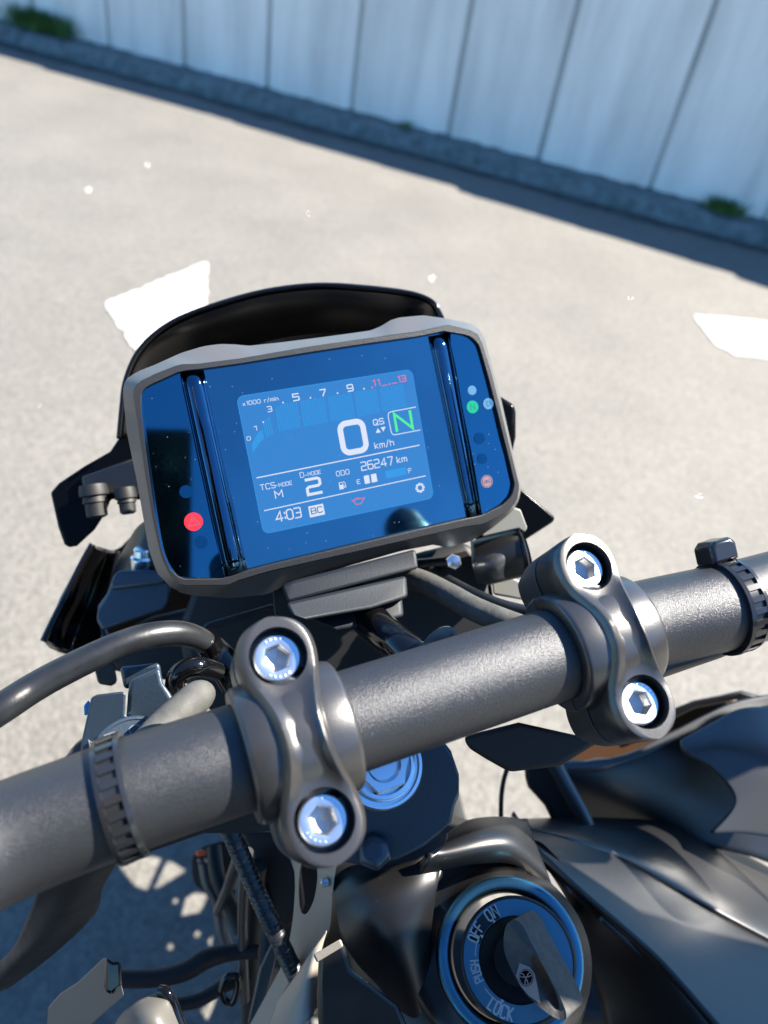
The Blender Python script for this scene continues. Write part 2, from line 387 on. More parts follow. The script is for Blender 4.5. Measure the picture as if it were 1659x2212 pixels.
# painted markings on the asphalt
M['paint'] = mat('road paint', (.5, .49, .46), .7, 0, 1.4)
t = M['paint'].node_tree; b = t.nodes['Principled BSDF']; tc = t.nodes['Texture Coordinate']
n = t.nodes.new('ShaderNodeTexNoise'); n.inputs['Scale'].default_value = 14; n.inputs['Detail'].default_value = 10; n.inputs['Roughness'].default_value = .75
r = t.nodes.new('ShaderNodeValToRGB'); r.color_ramp.elements[0].position = .36; r.color_ramp.elements[0].color = (.15, .14, .128, 1); r.color_ramp.elements[1].position = .47; r.color_ramp.elements[1].color = (.46, .45, .43, 1)
t.links.new(tc.outputs['Object'], n.inputs['Vector']); t.links.new(n.outputs[0], r.inputs[0]); t.links.new(r.outputs[0], b.inputs['Base Color'])
def marking(pts, i):
    W = [G(x, y, 0.004) for x, y in pts]; E = []; rnd = random.Random(i)
    for a, b in zip(W, W[1:]+W[:1]):
        n = max(1, int((b-a).length/.02))
        for k in range(n):
            q = a.lerp(b, k/n)+Vector((rnd.gauss(0, .003), rnd.gauss(0, .003), 0)); E.append(q)
    bm = bmesh.new(); f = bm.faces.new([bm.verts.new(q) for q in E])
    link('road_marking', fin(bm), M['paint'], smooth=0, kind='structure')
marking([(226, 655), (449, 564), (443, 700), (430, 900), (395, 900), (296, 760)], 0)
marking([(1498, 681), (1590, 688), (1720, 703), (1720, 780), (1590, 766), (1545, 742)], 1)

# bright grains in the asphalt that catch the sun
M['grain_glint'] = mat('quartz grain', (.6, .6, .6), .2, 1.)
rnd = random.Random(11); bm = bmesh.new()
for i in range(130):
    q = G(rnd.uniform(-60, 1720), rnd.triangular(200, 2100, 700), .0)
    if rnd.random() < .4: q = Vector((rnd.uniform(-2.5, 3), rnd.uniform(.3, 5), 0))
    hv = (SUN+(CAM-q).normalized()).normalized(); hv = (hv+Vector((rnd.gauss(0, .16), rnd.gauss(0, .16), rnd.gauss(0, .16)))).normalized()
    a = hv.orthogonal().normalized(); b = hv.cross(a); r = rnd.uniform(.0003, .0009)*(1+q.y*.25)
    c = q+Vector((0, 0, r*.7+.001)); top = bm.verts.new(c-hv*r)
    rg_ = [bm.verts.new(c+(a*math.cos(t)+b*math.sin(t))*r) for t in (0, 1.3, 2.5, 3.8, 5.0)]
    bm.faces.new(rg_)
    for k in range(5): bm.faces.new((rg_[k], rg_[(k+1) % 5], top))
link('road_grit', fin(bm), M['grain_glint'], smooth=0, kind='stuff')

# kerb with its gutter strip along the wall
def along(p, k, off=0, z=0): q = p+wd*k+wn*off; return Vector((q.x, q.y, z))
def concrete(name, c0, c1, streak=False, sc=6):
    m = bpy.data.materials.new(name); m.use_nodes = True; t = m.node_tree; b = t.nodes['Principled BSDF']
    tc = t.nodes.new('ShaderNodeTexCoord'); mp = t.nodes.new('ShaderNodeMapping')
    if streak: mp.inputs['Scale'].default_value = (1, 1, .12)
    n = t.nodes.new('ShaderNodeTexNoise'); n.inputs['Scale'].default_value = sc; n.inputs['Detail'].default_value = 8; n.inputs['Roughness'].default_value = .6
    r = t.nodes.new('ShaderNodeValToRGB'); r.color_ramp.elements[0].position = .32; r.color_ramp.elements[0].color = (*c0, 1)
    r.color_ramp.elements[1].position = .62; r.color_ramp.elements[1].color = (*c1, 1)
    t.links.new(tc.outputs['Object'], mp.inputs[0]); t.links.new(mp.outputs[0], n.inputs['Vector']); t.links.new(n.outputs[0], r.inputs[0]); t.links.new(r.outputs[0], b.inputs['Base Color'])
    b.inputs['Roughness'].default_value = .85
    bn = t.nodes.new('ShaderNodeBump'); bn.inputs['Strength'].default_value = .4; bn.inputs['Distance'].default_value = .01
    n2 = t.nodes.new('ShaderNodeTexNoise'); n2.inputs['Scale'].default_value = 60; t.links.new(tc.outputs['Object'], n2.inputs['Vector'])
    t.links.new(n2.outputs[0], bn.inputs['Height']); t.links.new(bn.outputs[0], b.inputs['Normal'])
    return m
M['kerb'] = concrete('mossy kerb', (.07, .085, .08), (.16, .175, .17), sc=14)
M['wall'] = concrete('weathered concrete', (.57, .54, .49), (.80, .75, .675), True, sc=5.5)
M['joint'] = concrete('dark joint', (.34, .36, .34), (.54, .545, .5), True, sc=8)
bm = bmesh.new()
prof = [(-.05, 0.0), (-.05, WZ), (.16, WZ-.012), (.20, WZ-.03), (.225, 0.0)]
rows = []
for i in range(-60, 400):
    k = i*.06
    rows.append([along(w0, k, a+(random.uniform(-.006, .006) if b > 0.02 else 0), max(b+(random.uniform(-.008, .006) if b > .05 else 0), 0)) for a, b in prof])
bm, _ = grid_mesh(rows)
kerb = link('kerb', fin(bm), M['kerb'], smooth=50, kind='structure')

M['dirt'] = concrete('gutter dirt', (.02, .024, .022), (.07, .075, .07), sc=12)
rows = []
for i in range(-60, 400):
    k = i*.06
    rows.append([along(w0, k, .222, .004), along(w0, k, .28, .0045), along(w0, k, .325+random.uniform(-.025, .02)+.02*math.sin(k*3.1), .004)])
bm, _ = grid_mesh(rows); link('gutter', fin(bm), M['dirt'], smooth=0, kind='structure')

# wall: its top edge follows the steps seen in the shadow
def top_at(px, py):
    g = G(px, py, 0); t = (w0-g).dot(wn)/SUN.dot(wn); q = g+SUN*t
    return (q-w0).dot(wd), q.z
edge = [(0, 119), (90, 144), (93, 150), (500, 260), (505, 266), (984, 404), (992, 414), (1584, 592), (1594, 602), (1659, 624)]
te = [top_at(*e) for e in edge]
s0 = (te[0][1]-te[1][1])/(te[0][0]-te[1][0])
tops = [(-40, te[0][1]-.4), (te[0][0]-.1, te[0][1])] + te + [(te[-1][0]+.3, te[-1][1]+.03), (40, te[-1][1]+.5)]
tops.sort()
bm = bmesh.new()
A = [along(w0, tops[0][0], 0, -.2), along(w0, tops[-1][0], 0, -.2)] + [along(w0, k, 0, z) for k, z in reversed(tops)]
add_prism(bm, A, -wn*.25)
jx = [(240, 70), (403, 120), (580, 166), (762, 220), (970, 278), (1165, 330), (1405, 398), (1652, 462)]
jk = [((G(x, 35+435*x/1659, WZ)-w0)).dot(wd) for x, y in jx]
step = (jk[-1]-jk[0])/(len(jk)-1)
print('PANEL', step, jk, 'tops', te, 'wallrel', w0, w1)
ks = [jk[0]-step*i for i in range(60, 0, -1)]+jk+[jk[-1]+step*i for i in range(1, 20)]
def lerpt(k):
    for (a, p), (b, q) in zip(tops, tops[1:]):
        if a <= k <= b: return p+(q-p)*(k-a)/(b-a)
    return 1.0
for a, b in zip(ks, ks[1:]):
    g = .016
    za = min(lerpt(a), lerpt(b))-.01
    # board panels stand 18 mm proud of the wall, the joint between them stays dark
    P0 = [along(w0, a+g, .0, WZ-.02), along(w0, b-g, .0, WZ-.02), along(w0, b-g, 0, za), along(w0, a+g, 0, za)]
    n0 = len(bm.faces)
    add_prism(bm, [p+wn*.018 for p in P0], -wn*.0175, mi=1)
wall = link('retaining_wall', fin(bm), [M['joint'], M['wall']], smooth=0, label='pale grey concrete panel wall with dark vertical joints behind the kerb', category='wall')
bev(wall, .004, 1)

# tufts of grass at the wall foot
M['grass'] = mat('grass', (.06, .13, .03), .55, 0, 1.4, var=(8, .4))
def tuft(c, n, rx, hgt, label, seed):
    rnd = random.Random(seed); bm = bmesh.new()
    for i in range(n):
        b = c+wd*rnd.gauss(0, rx*.5)+wn*rnd.uniform(-.02, .10)
        a = rnd.uniform(0, 6.28); d = Vector((math.cos(a), math.sin(a), 0)); h = hgt*rnd.uniform(.5, 1.1); lean = rnd.uniform(.3, 1.0)*h
        s = Vector((-d.y, d.x, 0))*.004
        p = [b, b+d*lean*.35+Vector((0, 0, h*.6)), b+d*lean+Vector((0, 0, h*.85))]
        v = [bm.verts.new(q) for q in (p[0]-s, p[0]+s, p[1]+s*.8, p[1]-s*.8, p[2])]
        bm.faces.new((v[0], v[1], v[2], v[3])); bm.faces.new((v[3], v[2], v[4]))
    link('grass_tuft', fin(bm, False), M['grass'], smooth=0, label=label, category='grass', group='grass tufts at the wall foot')
tuft(G(95, 64, WZ), 650, .24, .15, 'large green grass tuft at the wall foot, top left corner', 1)
tuft(G(1562, 452, WZ), 380, .10, .07, 'small yellow green weed tuft at the wall foot on the right', 2)
tuft(G(880, 272, WZ), 60, .05, .035, 'tiny weed on the kerb below the middle of the wall', 3)

# ============================================================ MOTORCYCLE
base = Vector((0.0, .15, 0)); ico_guess = P(1118, 2072, .268)
bike = empty('motorcycle', base, 'black parked motorcycle seen from the rider seat, display lit and key in its switch', 'motorcycle')

# --- handlebar line (camera millimetres, y up, z towards the viewer)
n_ = Vector((.27, .36, .89))
La = Vector(((645-CX)/F*197, -(1592-CY)/F*197, -197)); Ra = Vector(((1315-CX)/F*229, -(1372-CY)/F*229, -229))
Dm = (Ra-La).normalized(); n_ = (n_-Dm*n_.dot(Dm)).normalized(); v_ = n_.cross(Dm)
La = La-n_*10; Ra = Ra-n_*10
Dw, Nw, Vw = KD(Dm), KD(n_), KD(v_)
LaW, RaW = K(La), K(Ra)
BR = .0143
def cmm(px, py, d): return Vector(((px-CX)/F*d, -(py-CY)/F*d, -d))
barpts = [K(cmm(-330, 1985, 165)), K(cmm(-120, 1880, 176)), K(cmm(60, 1798, 185.5)), K(cmm(315, 1703, 194)), LaW-Dw*.02, LaW, LaW.lerp(RaW, .5), RaW, RaW+Dw*.02, K(cmm(1600, 1302, 252)), K(cmm(1800, 1243, 268)), K(cmm(2100, 1150, 290))]
bc = [Vector(p) for p in cat([tuple(p) for p in barpts], 10)]
bm = bmesh.new(); sweep(bm, bc, BR, 72)
handlebar = link('handlebar', fin(bm), M['bar'], bike, smooth=60)
def bar_at(px):
    best = None
    for i in range(len(bc)-1):
        def pxof(p):
            q = R.transposed() @ (p-CAM); return CX+F*q.x/-q.z
        a, b = pxof(bc[i]), pxof(bc[i+1])
        if a <= px <= b:
            t = (px-a)/(b-a); return bc[i].lerp(bc[i+1], t), (bc[i+1]-bc[i]).normalized()

# --- clamps
def clamp(C, name, parent):
    mm = .001
    def L(u, v, n): return C+Dw*u*mm+Vw*v*mm+Nw*n*mm
    ER, EV = 10.8, 21.3
    def halfw(v):
        a = abs(v)
        e = ER*max(1-((a-EV)/ER)**2.3, 0)**(1/2.3) if a > EV else None
        if e is not None: return e
        t = a/EV
        s = t*t*(3-2*t)
        return 6.7+(ER-6.7)*s**1.4
    def top(v):
        a = abs(v)
        t = min(max((a-2)/17, 0), 1); s = t*t*(3-2*t)
        return 20.9*(1-s)+14.6*s
    rows = []
    vs = [-(EV+ER*math.sin(math.pi/2*i/14)) for i in range(14, 0, -1)]+[EV*(-1+2*i/44) for i in range(45)]+[EV+ER*math.sin(math.pi/2*i/14) for i in range(1, 15)]
    for v in vs:
        w_ = max(halfw(v), .4); h = top(v); r = min(.9, w_*.45); dish = .9 if abs(v) < 14 else .9*max(0, 1-(abs(v)-14)/5)
        dd = 1.9 if abs(v) < 11 else 1.9*max(0, 1-(abs(v)-11)/7); c_ = min(1.5, w_*.4)
        sec = [(-w_, .4), (-w_, h*.5), (-w_, h-1.5*c_), (-w_+c_*.25, h-c_), (-w_+c_, h-.12), (-w_+c_*1.35, h)]
        wi = max(w_-c_*1.35, .05)
        for k in range(1, 10):
            t = -1+2*k/10; sec.append((wi*t, h-dd*(1-abs(t)**2.6)))
        sec += [(w_-c_*1.35, h), (w_-c_, h-.12), (w_-c_*.25, h-c_), (w_, h-1.5*c_), (w_, h*.5), (w_, .4)]
        rows.append([L(u, v, n) for u, n in sec])
    bm, V = grid_mesh(rows, True)
    bm.faces.new(V[0]); bm.faces.new(V[-1])
    me = fin(bm); tmp = bpy.data.objects.new('tmp', me); COL.objects.link(tmp)
    cb = bmesh.new()
    for s in (-1, 1):
        lathe(cb, L(0, s*EV, 6.2), Nw, [(.0078, 0), (.0078, .03)], 64)
    ct = bpy.data.objects.new('cut', fin(cb)); COL.objects.link(ct)
    md = tmp.modifiers.new('b', 'BOOLEAN'); md.operation = 'DIFFERENCE'; md.object = ct; md.solver = 'EXACT'
    dg = bpy.context.evaluated_depsgraph_get(); dg.update()
    me2 = bpy.data.meshes.new_from_object(tmp.evaluated_get(dg))
    bpy.data.objects.remove(tmp); bpy.data.objects.remove(ct)
    part = link(name, me2, M['clamp'], parent, smooth=28)
    bev(part, .0005, 2, 40)
    # the collar that hugs the bar
    bm = bmesh.new(); rows = []
    prof = [(-14.5, 14.4), (-14.5, 17.2), (-14, 17.9), (-13, 18.3), (-7, 18.8), (0, 19), (7, 18.8), (13, 18.3), (14, 17.9), (14.5, 17.2), (14.5, 14.4)]
    for k in range(41):
        a = math.pi*k/40
        rows.append([L(u, math.cos(a)*r, math.sin(a)*r+.3) for u, r in prof])
    bm, V = grid_mesh(rows, True); bm.faces.new(V[0]); bm.faces.new(V[-1])
    link('clamp_collar', fin(bm), M['clamp'], part, smooth=40)
    # the lower half
    bm = bmesh.new(); rows = []
    for v in vs:
        w_ = max(halfw(v), .4)*1.02
        b_ = -16 if abs(v) < 26 else -16+(abs(v)-26)*1.2
        rows.append([L(u, v, n) for u, n in [(-w_, b_+2), (-w_, -.4), (w_, -.4), (w_, b_+2), (w_*.7, b_), (-w_*.7, b_)]])
    bm, V = grid_mesh(rows, True); bm.faces.new(V[0]); bm.faces.new(V[-1])
    prof = [(-14.5, 14.4), (-14.5, 17.5), (-13.5, 18.5), (13.5, 18.5), (14.5, 17.5), (14.5, 14.4)]
    rows = []
    for k in range(31):
        a = math.pi+math.pi*k/30
        rows.append([L(u, math.cos(a)*r, math.sin(a)*r-.3) for u, r in prof])
    b2, V = grid_mesh(rows, True); b2.faces.new(V[0]); b2.faces.new(V[-1])
    m2 = fin(b2); bm.from_mesh(m2)
    # riser foot down to the yoke
    lathe(bm, L(0, 0, -17), -Nw, [(.013, 0), (.0125, .01), (.015, .028)], 32)
    lo = link('lower_clamp', fin(bm), M['greymetal'], part, smooth=35); bev(lo, .0008)
    # bolts
    for s in (-1, 1):
        o = L(0, s*EV, 6.3); bm = bmesh.new()
        rot = .35+s*.3
        a = Dw*math.cos(rot)+Vw*math.sin(rot); b = Nw.cross(a)
        seg = 48
        def ringp(r, h, hexa=False):
            out = []
            for k in range(seg):
                t = 2*math.pi*k/seg
                rr = r
                if hexa: rr = r*math.cos(math.pi/6)/math.cos(((t+math.pi/6) % (math.pi/3))-math.pi/6)
                out.append(o+Nw*h*mm+(a*math.cos(t)+b*math.sin(t))*rr*mm)
            return out
        rows = [ringp(6.5, 0), ringp(6.5, 4.6), ringp(6.3, 5.2), ringp(5.9, 5.5), ringp(4.5, 5.55), ringp(3.95, 5.45, True), ringp(3.55, 5.0, True), ringp(3.45, 1.9, True), ringp(.2, .9)]
        bm, V = grid_mesh(rows, True); bm.faces.new(V[-1])
        bm.faces.ensure_lookup_table()
        for f in bm.faces[seg*6:]: f.material_index = 1
        for side in (0, 1):
            for q in range(5):
                t = math.radians(side*180+15+q*15)
                lathe(bm, o+Nw*5.45*mm+(a*math.cos(t)+b*math.sin(t))*5.15*mm, Nw, [(.00032, 0), (.00028, .0002), (.0001, .00026)], 8)
        link('clamp_bolt', fin(bm), [M['zinc'], M['socket']], part, smooth=32)
    return part
clamp(LaW, 'handlebar_clamp', bike)
clamp(RaW, 'handlebar_clamp', bike)

# --- nylon ties round the bar
def tie(px, wdt, headang, headside, pre, lean=0):
    c, d = bar_at(px)
    # reference direction: towards the viewer
    vdir = (CAM-c).normalized(); n0 = (vdir-d*vdir.dot(d)).normalized(); b0 = d.cross(n0)
    d2 = (d+b0*lean).normalized()
    def L(u, ang, r): return c+d2*u+(n0*math.cos(ang)+b0*math.sin(ang))*r
    bm = bmesh.new(); rows = []
    prof = [(-wdt/2, BR+.0001), (-wdt/2, BR+.0015), (-wdt*.32, BR+.0017), (-wdt*.30, BR+.0009), (wdt*.30, BR+.0009), (wdt*.32, BR+.0017), (wdt/2, BR+.0015), (wdt/2, BR+.0001)]
    for k in range(96):
        a = 2*math.pi*k/96; rows.append([L(u, a, r) for u, r in prof])
    rows.append(rows[0]); bm, _ = grid_mesh(rows, True)
    for k in range(26):
        a = 2*math.pi*k/26
        x = d2; z = n0*math.cos(a)+b0*math.sin(a); y = z.cross(x)
        add_box(bm, L(0, a, BR+.0012), (x, y, z), (wdt*.3, .0009, .0004))
    t = link('cable_tie', fin(bm), M['tie'], handlebar, smooth=35)
    a = headang; z = n0*math.cos(a)+b0*math.sin(a); y = z.cross(d2)
    bm = bmesh.new(); o = L(0, a, BR+.0045)
    rows = []
    hw, hh, hl = wdt*.72, .0038, .0052
    for s, k in ((-1, .8), (-.75, 1), (.75, 1), (1, .8)):
        rows.append([o+y*s*hl+d2*u*hw*k+z*v*hh*k for u, v in ((-1, -1), (-1, .5), (-.6, 1), (.6, 1), (1, .5), (1, -1))])
    bm, V = grid_mesh(rows, True); bm.faces.new(V[0])
    # open slot in the face of the head
    inner = [o+y*hl*1.0+d2*u*hw*.5+z*v*hh*.45 for u, v in ((-1, -1), (-1, .5), (-.6, 1), (.6, 1), (1, .5), (1, -1))]
    deep = [p-y*hl*.9 for p in inner]
    vi = [bm.verts.new(p) for p in inner]; vd = [bm.verts.new(p) for p in deep]
    for k in range(6):
        bm.faces.new((V[-1][k], V[-1][(k+1) % 6], vi[(k+1) % 6], vi[k])); bm.faces.new((vi[k], vi[(k+1) % 6], vd[(k+1) % 6], vd[k]))
    bm.faces.new(vd)
    h = link('tie_head', fin(bm), M['tie'], t, smooth=30); bev(h, .0005, 2)
    return t
# angle measured from the viewer side round the bar; b0 = d x n0 points up the picture
tie(1571, .0072, math.radians(-80), 1, bike, -.06)
tie(262, .0070, math.radians(-152), 1, bike, -.05)

# --- instrument display
T = Vector((-54.39, 42.95, -277.86)); DX = Vector((.9353, .2008, -.2914)).normalized(); DYd = Vector((.1824, -.9764, -.1152))
DYd = (DYd-DX*DYd.dot(DX)).normalized(); DY = -DYd; DN = DX.cross(DY)
def hit(px, py, h=0):
    r = ray(px, py); s = (T+DN*h).dot(DN)/r.dot(DN); q = r*s-T
    return q.dot(DX), q.dot(DY)
def DWp(x, y, h): return K(T+DX*x+DY*y+DN*h)
def dring(pix, h, N=220, c=(35.5, -26), ins=0):
    """picture outline -> N points on the display plane at height h, resampled by angle"""
    pp = [hit(x, y, h) for x, y in pix]; out = []
    for k in range(N):
        a = 2*math.pi*k/N; dx, dy = math.cos(a), math.sin(a); best = 0
        for i in range(len(pp)):
            (x1, y1), (x2, y2) = pp[i], pp[(i+1) % len(pp)]
            x1 -= c[0]; x2 -= c[0]; y1 -= c[1]; y2 -= c[1]
            ex, ey = x2-x1, y2-y1; det = dx*ey-dy*ex
            if abs(det) < 1e-9: continue
            t = (x1*ey-y1*ex)/det; u = (x1*dy-y1*dx)/det
            if -1e-6 <= u <= 1+1e-6 and t > best: best = t
        out.append((c[0]+dx*(best-ins), c[1]+dy*(best-ins)))
    return out
silh = [(265, 846), (268, 829), (276, 816), (298, 802), (332, 789), (392, 762), (439, 748), (475, 743), (510, 744), (536, 747), (594, 741), (675, 731), (750, 721), (800, 714), (822, 705), (845, 691), (862, 686), (914, 681), (965, 688), (1016, 699), (1035, 711), (1047, 731), (1064, 795), (1082, 860), (1110, 985), (1126, 1055), (1121, 1080), (1108, 1104), (1063, 1141), (1016, 1170), (961, 1184), (940, 1176), (867, 1190), (720, 1232), (611, 1268), (575, 1284), (500, 1292), (420, 1287), (392, 1281), (367, 1267), (339, 1238), (326, 1200), (321, 1185), (296, 1041), (274, 934)]
ridge = [(288, 850), (292, 834), (305, 823), (340, 806), (389, 787), (433, 786), (520, 776), (594, 762), (675, 748), (800, 730), (900, 718), (940, 708), (968, 702), (1016, 713), (1032, 722), (1042, 742), (1060, 800), (1078, 870), (1106, 985), (1122, 1050), (1117, 1080), (1100, 1103), (1045, 1131), (1008, 1136), (946, 1150), (750, 1195), (594, 1230), (564, 1238), (511, 1254), (493, 1263), (392, 1264), (367, 1242), (350, 1205), (332, 1131), (314, 1024), (299, 916)]
inner = [(305, 862), (307, 846), (318, 834), (350, 820), (389, 802), (435, 797), (520, 785), (594, 773), (675, 760), (800, 741), (900, 727), (938, 720), (955, 715), (1010, 724), (1026, 734), (1036, 748), (1055, 815), (1072, 880), (1098, 985), (1112, 1046), (1106, 1070), (1085, 1092), (1040, 1114), (1008, 1120), (930, 1138), (750, 1181), (594, 1218), (525, 1236), (484, 1250), (392, 1251), (367, 1231), (349, 1188), (332, 1095), (316, 980), (305, 890)]
NR = 240
ro = dring(silh, -9, NR); 
rb = [(35.5+(x-35.5)*.93, -26+(y+26)*.93) for x, y in ro]
rr1 = dring(silh, -5, NR, ins=.25); rg = dring(ridge, 0, NR); ri = dring(inner, 0, NR)
def between(a, b, t): return [(p[0]*(1-t)+q[0]*t, p[1]*(1-t)+q[1]*t) for p, q in zip(a, b)]
rows = [[DWp(x, y, -27) for x, y in rb], [DWp(x, y, -24) for x, y in between(rb, ro, .6)], [DWp(x, y, -10.5) for x, y in ro], [DWp(x, y, -9) for x, y in ro],
        [DWp(x, y, -.55) for x, y in between(ro, rg, .95)], [DWp(x, y, -.15) for x, y in between(ro, rg, .985)], [DWp(x, y, 0) for x, y in rg],
        [DWp(x, y, .05) for x, y in between(rg, ri, .92)], [DWp(x, y, -.1) for x, y in ri], [DWp(x, y, -3.2) for x, y in ri]]
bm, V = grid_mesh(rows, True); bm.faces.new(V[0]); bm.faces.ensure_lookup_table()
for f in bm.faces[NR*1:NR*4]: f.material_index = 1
M['litwall'] = mat('black plastic with painted light', (.075, .075, .073), .42, 0, 1.6, bump=(2600, .3, .00012))  # same plastic as the rim, lightened to paint the light on the walls
dash = link('instrument_display', fin(bm), [M['grain'], M['litwall']], bike, smooth=24)
bm = bmesh.new()
vs_ = [bm.verts.new(DWp(x, y, -3.0)) for x, y in between(ri, ro, .02)]; bm.faces.new(vs_)
link('display_glass', fin(bm), M['glass'], dash, smooth=0)

def dpoly(pix, h): return [hit(x, y, h) for x, y in pix]
# side indicator panes
def pane(pix, h0, h1, nm):
    """pane tilted: outer edge at h0, edge beside the trim strip at h1"""
    n = len(pix); pp = dpoly(pix, (h0+h1)/2)
    xs = [p[0] for p in pp]; lo, hi = min(xs), max(xs)
    out = []
    for p in pp:
        t = (p[0]-lo)/(hi-lo); out.append(p+(h0*(1-t)+h1*t,))
    bm = bmesh.new(); add_prism(bm, [DWp(*q) for q in out], KD(-DN)*.0012)
    o = link(nm, fin(bm), M['sidepane'], dash, smooth=20); bev(o, .0003, 2); return o
lp = pane(cat([(308, 862), (314, 842), (345, 826), (386, 808), (389, 812), (402, 880), (440, 1050), (462, 1150), (485, 1244), (482, 1248), (400, 1247), (378, 1236), (358, 1200), (345, 1140), (326, 1010)], 3, True), -1.9, -1.0, 'indicator_pane')
rp = pane(cat([(972, 722), (1008, 727), (1024, 738), (1036, 775), (1055, 845), (1080, 950), (1106, 1040), (1106, 1060), (1090, 1082), (1046, 1108), (1040, 1108), (1024, 1010), (1000, 890), (985, 800)], 3, True), -1.0, -1.9, 'indicator_pane')
# piano black trim strips between the panes
def strip(top, bot, prof, nm='trim_strip'):
    """top/bot = (x_left, x_right, y) picture; prof = heights across"""
    rows = []
    for i in range(13):
        t = i/12
        xl = top[0]+(bot[0]-top[0])*t; xr = top[1]+(bot[1]-top[1])*t; yl = top[2]+(bot[2]-top[2])*t; yr = top[3]+(bot[3]-top[3])*t
        pr = cat([(a, b) for a, b in prof], 5)
        row = []
        for a, b in pr:
            x, y = hit(xl+(xr-xl)*a, yl+(yr-yl)*a, b); row.append(DWp(x, y, b))
        rows.append(row)
    bm, _ = grid_mesh(rows); me = fin(bm)
    if me.polygons[0].normal.dot(KD(DN)) < 0: me.flip_normals()
    o = link(nm, me, M['trim'], dash, smooth=70)
    s = o.modifiers.new('s', 'SOLIDIFY'); s.thickness = .0006; s.offset = -1
strip((391, 440, 804, 799), (487, 536, 1249, 1236), [(0, -1.3), (.07, -2.3), (.15, -1.3), (.3, -.75), (.5, -.6), (.68, -.8), (.8, -1.4), (.88, -2.5), (1, -2.8)])
strip((925, 966, 727, 719), (1008, 1036, 1118, 1112), [(0, -2.8), (.12, -2.5), (.2, -1.4), (.35, -.8), (.55, -.6), (.72, -.8), (.86, -1.4), (.93, -2.3), (1, -1.3)])

# lit screen with its read-outs
def sp(cx, cy): return (486+cx*.29296, 756+cy*.29296)
HS = -2.75
def sl_(cx, cy): return hit(*sp(cx, cy), HS)
def rrect(x0, y0, x1, y1, r, n=8):
    return arc(x1-r, y1-r, r, 0, 90, n)+arc(x0+r, y1-r, r, 90, 180, n)+arc(x0+r, y0+r, r, 180, 270, n)+arc(x1-r, y0+r, r, 270, 360, n)
x0, y0 = sl_(300, 1360); x1, y1 = sl_(1395, 135)
bm = bmesh.new()
sc_out = rrect(.0, -52.7, 71, 0, 2.6)
add_prism(bm, [DWp(x, y, HS) for x, y in sc_out], KD(-DN)*.0001)
ribbon(bm, rrect(.0, -52.7, 71, 0, 2.6)+[rrect(.0, -52.7, 71, 0, 2.6)[0]], .22, DWp, HS+.03, 1)
HT = HS+.05
def stext(s, cx, cy, cx2, ht, mi, thick=.16, gap=1.5, ht_scale=1):
    a = sl_(cx, cy); b = sl_(cx2, cy-(cx2-cx)*.17)
    text(bm, s, a[0], a[1], ht*.0536, b[0]-a[0], mi, DWp, HT, thick, gap)
W_, RD, GN, BRR, DK = 2, 3, 4, 1, 5
stext('x1000 r/min', 133, 412, 393, 27, W_, .15)
stext('3', 316, 457, 347, 36, W_); stext('5', 506, 375, 548, 46, W_, .18); stext('7', 707, 342, 745, 46, W_, .18); stext('9', 906, 306, 946, 46, W_, .18)
stext('1', 207, 597, 236, 30, W_); stext('0', 164, 668, 190, 26, W_)
for p in ((428, 388), (630, 352), (830, 318), (1025, 285), (282, 532)):
    a = sl_(*p); poly(bm, arc(a[0], a[1], .33, 0, 330, 11), DWp, HT, W_)
stext('11', 1090, 268, 1142, 42, RD, .18); stext('13', 1275, 238, 1335, 42, RD, .18)
for p, q in (((1157, 264), (1195, 257)), ((1232, 248), (1268, 241))): ribbon(bm, [sl_(*p), sl_(*q)], .35, DWp, HT, RD)
for p in ((1084, 276), (1213, 252)): a = sl_(*p); poly(bm, arc(a[0], a[1], .36, 0, 330, 11), DWp, HT, RD)
# rev counter segments
def lerpc(tab, x):
    for (a, p), (b, q) in zip(tab, tab[1:]):
        if a <= x <= b: return p+(q-p)*(x-a)/(b-a)
tt = [(190, 690), (240, 605), (290, 545), (345, 485), (380, 432), (440, 398), (550, 380), (750, 350), (950, 316), (1100, 292), (1340, 252)]
tb = [(190, 760), (240, 690), (290, 645), (345, 615), (380, 600), (550, 566), (750, 530), (950, 495), (1150, 455), (1340, 415)]
for g0, g1, k in ((290, 345, 4), (382, 545, 10), (565, 745, 11), (768, 945, 11), (965, 1130, 11), (1150, 1325, 11)):
    for i in range(k):
        x = g0+(g1-g0)*(i+.5)/k
        ribbon(bm, [sl_(x-14, lerpc(tt, x)), sl_(x+14, lerpc(tb, x))], .42, DWp, HT, BRR)
poly(bm, [sl_(195, 700), sl_(240, 615), sl_(275, 590), sl_(290, 650), sl_(250, 690), sl_(205, 760)], DWp, HT, BRR)
# the big zero: rounded ring
a = sl_(945, 642)
def rrl(cx, cy, w_, h_, r, sh=0): return [(x+(y-cy)*sh, y) for x, y in rrect(cx-w_/2, cy-h_/2, cx+w_/2, cy+h_/2, r)]
z = rrl(a[0], a[1], 9.4, 11.5, 2.6); ribbon(bm, z+[z[0]], 2.25, DWp, HT, W_)
stext('QS', 1098, 556, 1172, 40, W_, .17)
poly(bm, [sl_(1112, 613), sl_(1150, 607), sl_(1126, 577)], DWp, HT, W_); poly(bm, [sl_(1148, 571), sl_(1168, 602), sl_(1184, 564)], DWp, HT, W_)
ribbon(bm, [sl_(1405, 421), sl_(1225, 455), sl_(1205, 466), sl_(1203, 490), sl_(1226, 608), sl_(1238, 624), sl_(1255, 625), sl_(1438, 590)], .35, DWp, HT, W_)
stext('N', 1268, 597, 1384, 128, GN, .17)
stext('km/h', 1108, 728, 1246, 44, W_, .14)
ribbon(bm, [sl_(235, 943), sl_(1432, 702)], .42, DWp, HT, W_); ribbon(bm, [sl_(290, 1185), sl_(1478, 928)], .38, DWp, HT, W_)
